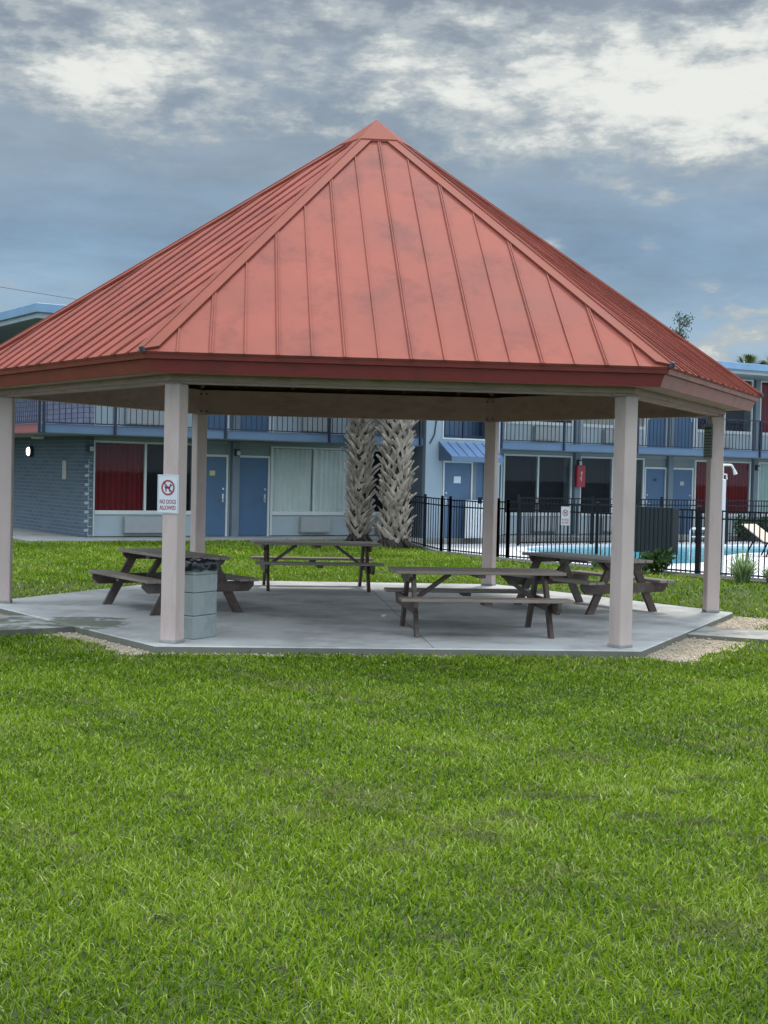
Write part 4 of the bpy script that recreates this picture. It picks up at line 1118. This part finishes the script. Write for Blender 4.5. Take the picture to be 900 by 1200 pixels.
# ------------------------------------------------------------------ fences
def fence(name, pts, h, label, base=GZ, sp=.12, post_step=2.4, tall_at=(), extra_posts=()):
    o0 = Vector((*pts[0], base))
    root = thing(name, label, 'fence', o0)
    up = Vector((0, 0, 1))
    for i in range(len(pts) - 1):
        a = Vector((*pts[i], base)) - o0; b = Vector((*pts[i + 1], base)) - o0; L_ = (b - a).length; d = (b - a) / L_
        r = MB()
        for zz in (h - .03, h - .19, .10): r.bar(a + up * zz, b + up * zz, .03, .032)
        n_ = max(1, int(L_ / sp))
        for j in range(n_):
            q_ = a + d * (j + .5) * L_ / n_; r.bar(q_ + up * .04, q_ + up * (h - .03), .022, .022)
        r.build('fence_panel', M['fence'], root)
        k_ = max(1, round(L_ / post_step))
        for j in range(k_ + (1 if i == len(pts) - 2 else 0)):
            q_ = a + d * L_ * j / k_
            p_ = MB().bar(q_ - up * .04, q_ + up * (h + .03), .065, .065, bev=.004).build('fence_post', M['fence'], root)
            MB().bar(q_ + up * (h + .03), q_ + up * (h + .055), .08, .08, bev=.01).build('post_cap', M['fence'] if i != 4 else M['lampgrey'], p_)
    return root
HF = 1.40
fence('pool_fence', FENCE[:2], HF, 'black picket pool fence section running behind the palm trunks', sp=.28)
fn_ = fence('pool_fence', FENCE[4:], HF, 'long black picket pool fence right of the pavilion with a dark panel on it', post_step=2.72)
fc = fence('pool_fence', [FENCE[1], FENCE[2]], HF, 'short double post section of black fence left of the gate', sp=.09)
gt = fence('pool_gate', [FENCE[2], FENCE[3]], HF - .02, 'black picket pool gate seen left of the back right post'); gt['category'] = 'gate'
gd = (Vector((*FENCE[3], 0)) - Vector((*FENCE[2], 0))); gd_n = gd.normalized()
q0 = gd * .93
MB().box(-.06, .06, -.05, .05, HF - .12, HF + .07, .008, Matrix.Translation(q0)).build('latch', M['fence'], gt)
MB().box(-.05, .05, -.05, .05, HF - .1, HF + .06, .008, Matrix.Translation(gd * .62)).build('closer', M['fence'], gt)
fd = fence('pool_fence', [FENCE[3], FENCE[4]], HF, 'short double post section of black fence right of the gate', sp=.09)
fa = bl(9.6, 2.9); fbp = bl(30, 3.3)
fence('pool_fence', [(fa.x + 1.6, fa.y + 1.0), (fbp.x, fbp.y)], 1.37, 'far black picket fence between the pool and the motel doors', base=-.05, post_step=2.75)
# dark ribbed panel strapped on the near fence
a = Vector((*FENCE[4], 0)); b = Vector((*FENCE[5], 0)); d = (b - a).normalized(); ang = math.atan2(d.y, d.x)
c = a + d * 4.35
nrm = Vector((d.y, -d.x, 0)); 
if nrm.dot(-c) < 0: nrm = -nrm
pn = thing('fence_screen', 'black green ribbed screen panel hung on the pool fence', 'screen', c + nrm * .05 + Vector((0, 0, .42 + GZ)), ang)
mb = MB().box(-.50, .50, -.012, .012, 0, .98, .003)
for i in range(9): mb.box(-.49 + i * .113, -.44 + i * .113, -.03 if ang < 0 else .012, -.0125 if ang < 0 else .03, .0, .98, .004)
mb.build('panel', M['panelblack'], pn)
MB().box(.504, .65, -.012, .012, .0, .96, .003).build('side_flap', M['signmark'], pn)
sp_ = a + d * .0

lt = tag(MB().box(-.03, .025, -.02, .02, 0, .015, .004).box(-.01, .035, -.03, .01, .012, .03, .004).build('paper_scrap', M['white'], loc=(.02, 18.9, .003)), 'tiny crumpled white paper scrap lying on the concrete between the tables', 'litter')
# outdoor shower
sh = thing('outdoor_shower', 'white outdoor shower post with curved pipe head beside the right corner post', 'shower', (6.93, 29.42, GZ), R(20))
MB().box(-.058, .058, -.058, .058, 0, 2.02, .01).build('post', M['white'], sh)
MB().box(-.10, .10, -.10, .10, 0, .08, .01).build('base', M['walk'], sh)
MB().tube([(0, 0, 2.02), (0, 0, 2.28), (.012, 0, 2.305), (.03, 0, 2.315), (.19, 0, 2.315), (.215, 0, 2.305), (.285, 0, 2.20)], .023, 12).build('pipe', M['white'], sh)
MB().tube([(.275, 0, 2.21), (.31, 0, 2.13)], [.03, .042], 14).build('shower_head', M['white'], sh)
MB().tube([(.0, -.03, 2.12), (.07, -.03, 2.12), (.085, -.03, 2.02)], .016, 8).build('valve', M['white'], sh)
# pool handrail
hr = thing('pool_handrail', 'white tubular pool handrail beyond the water', 'handrail', bl(17.75, 3.7, DZ), TH)
for y in (0,):
    MB().tube([(-.42, 0, 0), (-.42, 0, .44), (-.38, 0, .50), (.38, 0, .50), (.42, 0, .44), (.42, 0, 0)], .035, 10).build('rail', M['white'], hr)
    MB().tube([(-.42, 0, .26), (.42, 0, .26)], .015, 8).build('crossbar', M['white'], hr)
# chaise lounge
cl = thing('chaise_lounge', 'beige sling pool chaise with raised back behind the fence at the right', 'chaise lounge', (10.06, 37.2, DZ), R(-55))
fr = MB()
for y in (-.3, .3):
    fr.tube([(-.72, y, .78), (.02, y, .36), (1.3, y, .34)], .022, 8); 
fr.tube([(-.72, -.3, .78), (-.72, .3, .78)], .022, 8); fr.tube([(1.3, -.3, .34), (1.3, .3, .34)], .022, 8)
fr.build('frame', M['fence'], cl)
for x, xe in ((-.25, -.55), (.25, .12), (1.15, 1.25)):
    for y in (-.3, .3): MB().tube([(x, y, .35 if x > -.2 else .5), (xe, y, 0)], .022, 8).build('leg', M['fence'], cl)
def strip(p, q_, y0, y1, th): return MB().prism([(p[0], p[1]), (q_[0], q_[1]), (q_[0], q_[1] + th), (p[0], p[1] + th)], (1, 0, 0), (0, 0, 1), (0, y0, 0), (0, y1 - y0, 0))
strip((-.74, .80), (.02, .375), -.28, .28, .02).build('backrest', M['sling'], cl)
strip((.025, .375), (1.3, .355), -.28, .28, .02).build('seat', M['sling'], cl)

# ------------------------------------------------------------------ plants
def leafy(name, m, verts, tris, tones, parent):
    me = bpy.data.meshes.new(name); me.from_pydata(verts, [], tris); me.update()
    a = me.attributes.new('tone', 'FLOAT', 'POINT'); a.data.foreach_set('value', np.array(tones, np.float32))
    me.materials.append(m); o = bpy.data.objects.new(name, me); COL.objects.link(o); o.parent = parent
    return o
def strap_clump(x, y, z, rad, h, n, label, m='clump', wl=.022, group=None, seed=0):
    random.seed(seed + 100); root = thing('grass_clump', label, 'plant', (x, y, z), 0, group)
    V = []; F = []; T = []
    for i in range(n):
        a = random.uniform(0, 2 * PI); l_ = h * random.uniform(.6, 1.15); sp = random.uniform(.15, 1.0); b0 = rad * .25 * random.random()
        ca, sa = math.cos(a), math.sin(a); tn = random.random() ** 1.4; n0 = len(V); seg = 5
        for j in range(seg + 1):
            t_ = j / seg; rr_ = b0 + rad * sp * t_ ** 1.3; zz = l_ * (t_ - .42 * sp * t_ ** 2.4); ww = wl * (1 - t_) ** .6 * .5 + .001
            V += [(rr_ * ca - ww * sa, rr_ * sa + ww * ca, zz), (rr_ * ca + ww * sa, rr_ * sa - ww * ca, zz)]; T += [tn, tn]
        for j in range(seg): F.append((n0 + 2 * j, n0 + 2 * j + 1, n0 + 2 * j + 3, n0 + 2 * j + 2))
    leafy('foliage', M[m], V, F, T, root)
    MB().tube([(0, 0, -.02), (0, 0, .06)], [.05, .04], 8).build('crown_base', M['bark'], root)
def shrub(x, y, z, rx, h, n, label, leaf=.05, seed=0, m='shrub'):
    random.seed(seed + 50); root = thing('shrub', label, 'shrub', (x, y, z))
    V = []; F = []; T = []
    cl_ = [(random.gauss(0, rx * .42), random.gauss(0, rx * .42), random.uniform(.25, .9) * h, random.uniform(.25, .45) * rx) for _ in range(9)]
    for i in range(n):
        c = random.choice(cl_); v_ = Vector((random.gauss(0, 1), random.gauss(0, 1), random.gauss(0, 1))).normalized() * c[3] * random.uniform(.5, 1.15)
        p = Vector((c[0], c[1], c[2])) + v_; p.z = max(.02, p.z)
        d = Vector((random.gauss(0, 1), random.gauss(0, 1), random.gauss(0, 1) + .5)).normalized(); s_ = d.cross(Vector((random.random(), random.random(), random.random()))).normalized()
        l_ = leaf * random.uniform(.7, 1.5); n0 = len(V); V += [tuple(p), tuple(p + d * l_ * .5 + s_ * l_ * .28), tuple(p + d * l_), tuple(p + d * l_ * .5 - s_ * l_ * .28)]
        F.append((n0, n0 + 1, n0 + 2, n0 + 3)); tn = random.random(); T += [tn] * 4
    leafy('foliage', M[m], V, F, T, root)
    st = MB()
    for c in cl_[:5]: st.tube([(0, 0, -.02), (c[0] * .5, c[1] * .5, c[2] * .5), (c[0], c[1], c[2])], [.012, .008, .004], 5)
    st.build('stem', M['bark'], root)
strap_clump(6.98, 27.75, GZ + .01, .46, .66, 240, 'clump of pale strappy leaves in front of the pool fence at right', seed=1, wl=.03)
strap_clump(7.5, 27.55, GZ + .01, .34, .46, 120, 'smaller strappy clump at the right edge by the pool fence', seed=2, wl=.03)
shrub(5.72, 29.95, GZ + .01, .36, .5, 900, 'dark green leafy bush at the foot of the fence below the dark screen', .10, 3)
strap_clump(4.65, 31.1, GZ + .01, .22, .34, 90, 'small pale weedy tuft at the fence foot behind the right picnic table', seed=4, wl=.03)
for i, (s_, o_, rx, h_, lb) in enumerate(((21.6, 1.95, .5, .7, 'dark shrub below the red curtained window behind the far fence'), (22.7, 1.95, .55, .8, 'fuller dark shrub beyond the chaise at the right window'),
                                          (24.4, 1.95, .5, .7, 'dark shrub under the mint curtained window at the frame edge'), (16.9, 1.95, .35, .42, 'low shrub under the dark window right of the fire cabinet'))):
    p = bl(s_, o_); shrub(p.x, p.y, -.045, rx, h_, 1200, lb, .09, 10 + i)

# palms with criss-cross boots
def palm(x, y, z, r, h, label, seed, lean_=0.0, boots=True, fr_n=34, nboot=185, frl=1.7):
    random.seed(seed); root = thing('palm_tree', label, 'palm tree', (x, y, z), 0, 'sabal palms' if boots else None)
    core = MB(); core.tube([(0, 0, -.1), (0, 0, .15), (lean_ * .3, 0, 1.0), (lean_, 0, h)], [r * 1.02, r * .92, r * .74, r * .66], 18)
    co = core.build('trunk', M['palmcore'], root)
    if boots:
        V = []; F = []
        for i in range(nboot):
            f = i / nboot; zz = .10 + f * (min(h, 4.6) - .2); a = i * 2.39996 + random.gauss(0, .07)
            ra = r * (.92 - .22 * min(1, zz / 1.0)) if zz < 1 else r * .72
            ca, sa = math.cos(a), math.sin(a); out_ = Vector((ca, sa, 0)); tan = Vector((-sa, ca, 0)); up = Vector((0, 0, 1))
            cx = lean_ * zz / h
            # each old leaf base splits in two straps that sweep up to either side
            L_ = random.uniform(.34, .50); broken = random.random()
            for sg in (-1, 1):
                if random.random() < .08: continue
                sw = random.uniform(.55, 1.05) * sg; tip_out = random.uniform(.03, .12) if broken > .12 else .24
                ll = L_ * random.uniform(.75, 1.1); n0 = len(V); seg = 4; w0 = random.uniform(.055, .085)
                for j in range(seg + 1):
                    t_ = j / seg
                    p = Vector((cx, 0, zz)) + out_ * (ra + .01 + tip_out * t_ ** 1.6 ) + tan * (sw * ll * t_ * .8 + sg * .01) + up * (ll * t_ * .85)
                    sd_ = (tan * math.cos(.6 * sg) - up * math.sin(.6 * sg)).normalized()
                    ww = w0 * (1 - .55 * t_); thk = .018 * (1 - .5 * t_)
                    V += [tuple(p - sd_ * ww), tuple(p + out_ * thk * 1.3), tuple(p + sd_ * ww), tuple(p - out_ * thk)]
                for j in range(seg):
                    for q_ in range(4): F.append((n0 + 4 * j + q_, n0 + 4 * j + (q_ + 1) % 4, n0 + 4 * j + 4 + (q_ + 1) % 4, n0 + 4 * j + 4 + q_))
                F.append((n0 + 4 * seg, n0 + 4 * seg + 1, n0 + 4 * seg + 2, n0 + 4 * seg + 3))
        bt = MB().add(V, F); bt.build('leaf_base', M['palm'], co, kind='stuff')
        # root flare with ragged bark
        rt = MB()
        for i in range(26):
            a = random.uniform(0, 2 * PI); l_ = random.uniform(.1, .35)
            rt.tube([(r * .6 * math.cos(a), r * .6 * math.sin(a), .38), (r * .95 * math.cos(a), r * .95 * math.sin(a), .16), ((r + l_ * .5) * math.cos(a + .2), (r + l_ * .5) * math.sin(a + .2), .0)], [.05, .06, .03], 6)
        rt.build('root_flare', M['palmcore'], root)
    V = []; F = []; T = []
    for i in range(fr_n):
        a = 2 * PI * i / fr_n + random.uniform(-.1, .1); el = random.uniform(-.5, 1.25); ca, sa = math.cos(a), math.sin(a)
        d0 = Vector((ca * math.cos(el), sa * math.cos(el), math.sin(el)))
        b = Vector((lean_, 0, h)) + d0 * frl * .45
        V0 = len(V)
        for k_ in range(22):           # fan of leaflets at the end of the petiole
            fa_ = (k_ - 10.5) / 10.5 * 1.5
            sdv = Vector((-sa, ca, 0)); dd = (d0 * math.cos(fa_) + sdv * math.sin(fa_)).normalized(); tipp = b + dd * frl * .6 + Vector((0, 0, -.28 * frl * (1 - .4 * abs(math.sin(el)))))
            mid = b + dd * frl * .33; wv = dd.cross(Vector((0, 0, 1))).normalized() * .035
            n0 = len(V); V += [tuple(b), tuple(mid - wv), tuple(tipp), tuple(mid + wv)]; F.append((n0, n0 + 1, n0 + 2, n0 + 3)); tn = random.random(); T += [tn] * 4
        n0 = len(V); pw = Vector((-sa, ca, 0)) * .02; o_ = Vector((lean_, 0, h)); V += [tuple(o_ - pw), tuple(b - pw), tuple(b + pw), tuple(o_ + pw)]; F.append((n0, n0 + 1, n0 + 2, n0 + 3)); T += [.6] * 4
    leafy('crown', M['frond'], V, F, T, root)
palm(-.66, 38.4, .02, .25, 6.6, 'left palm trunk with criss cross leaf bases seen behind the back picnic table', 21, .05)
palm(.27, 37.5, -.04, .37, 6.2, 'thicker right palm trunk with criss cross leaf bases next to the pool fence', 22, .05, nboot=200)

# trees beyond the motel roof
def tree(x, y, h, label, seed, crown_r=1.6, n=2600):
    random.seed(seed); root = thing('tree', label, 'tree', (x, y, GZ))
    tk = MB(); tk.tube([(0, 0, -.1), (.05, 0, h * .4), (0, .05, h * .92)], [.16, .11, .02], 9)
    V = []; F = []; T = []
    for b in range(26):
        t_ = random.uniform(.35, .98); a = random.uniform(0, 2 * PI); l_ = crown_r * (1.15 - t_) * random.uniform(.6, 1.2) + .15
        p0 = Vector((.03, .02, h * t_ * .92)); p1 = p0 + Vector((math.cos(a) * l_, math.sin(a) * l_, l_ * random.uniform(.5, 1.1)))
        tk.tube([p0, (p0 + p1) / 2 + Vector((0, 0, .05)), p1], [.035, .02, .008], 5)
        for k_ in range(n // 26):
            f = random.uniform(.35, 1.1); p = p0.lerp(p1, f) + Vector((random.gauss(0, .13), random.gauss(0, .13), random.gauss(0, .13)))
            d = Vector((random.gauss(0, 1), random.gauss(0, 1), random.gauss(0, 1))).normalized(); s_ = d.cross(Vector((0.3, .5, .8))).normalized(); q_ = random.uniform(.06, .13)
            n0 = len(V); V += [tuple(p), tuple(p + d * q_ * .5 + s_ * q_ * .3), tuple(p + d * q_), tuple(p + d * q_ * .5 - s_ * q_ * .3)]; F.append((n0, n0 + 1, n0 + 2, n0 + 3)); T += [random.random()] * 4
    tk.build('trunk', M['bark'], root); leafy('crown', M['tree'], V, F, T, root)
tree(14.6, 72, 11.0, 'slender leafy tree top rising above the right slope of the roof', 31, 1.3)
palm(18.6, 74, GZ, .18, 7.35, 'left of two distant palm tops over the motel roof edge', 41, .1, False, 22, frl=1.5)
palm(19.8, 73, GZ, .18, 7.35, 'right of two distant palm tops over the motel roof edge', 42, .1, False, 22, frl=1.5)
# overhead cable between two poles
def pole(x, y, h, label): 
    r_ = thing('utility_pole', label, 'pole', (x, y, GZ)); MB().tube([(0, 0, -.1), (0, 0, h)], [.16, .11], 10).build('shaft', M['bark'], r_); MB().bar((-.9, 0, h - .5), (.9, 0, h - .5), .1, .1).build('crossarm', M['bark'], r_)
pole(-26, 58, 11.1, 'wooden utility pole beyond the motel, outside the left edge'); pole(6, 68, 8.2, 'wooden utility pole behind the pavilion roof')
cbp = []
for i in range(25):
    t_ = i / 24; cbp.append((-26 + 32 * t_, 58 + 10 * t_, 10.7 - 3.05 * t_ - 1.3 * 4 * t_ * (1 - t_) * .35))
tag(MB().tube(cbp, .011, 5).build('power_line', M['cable']), 'thin dark overhead cable crossing the sky at the left', 'cable')
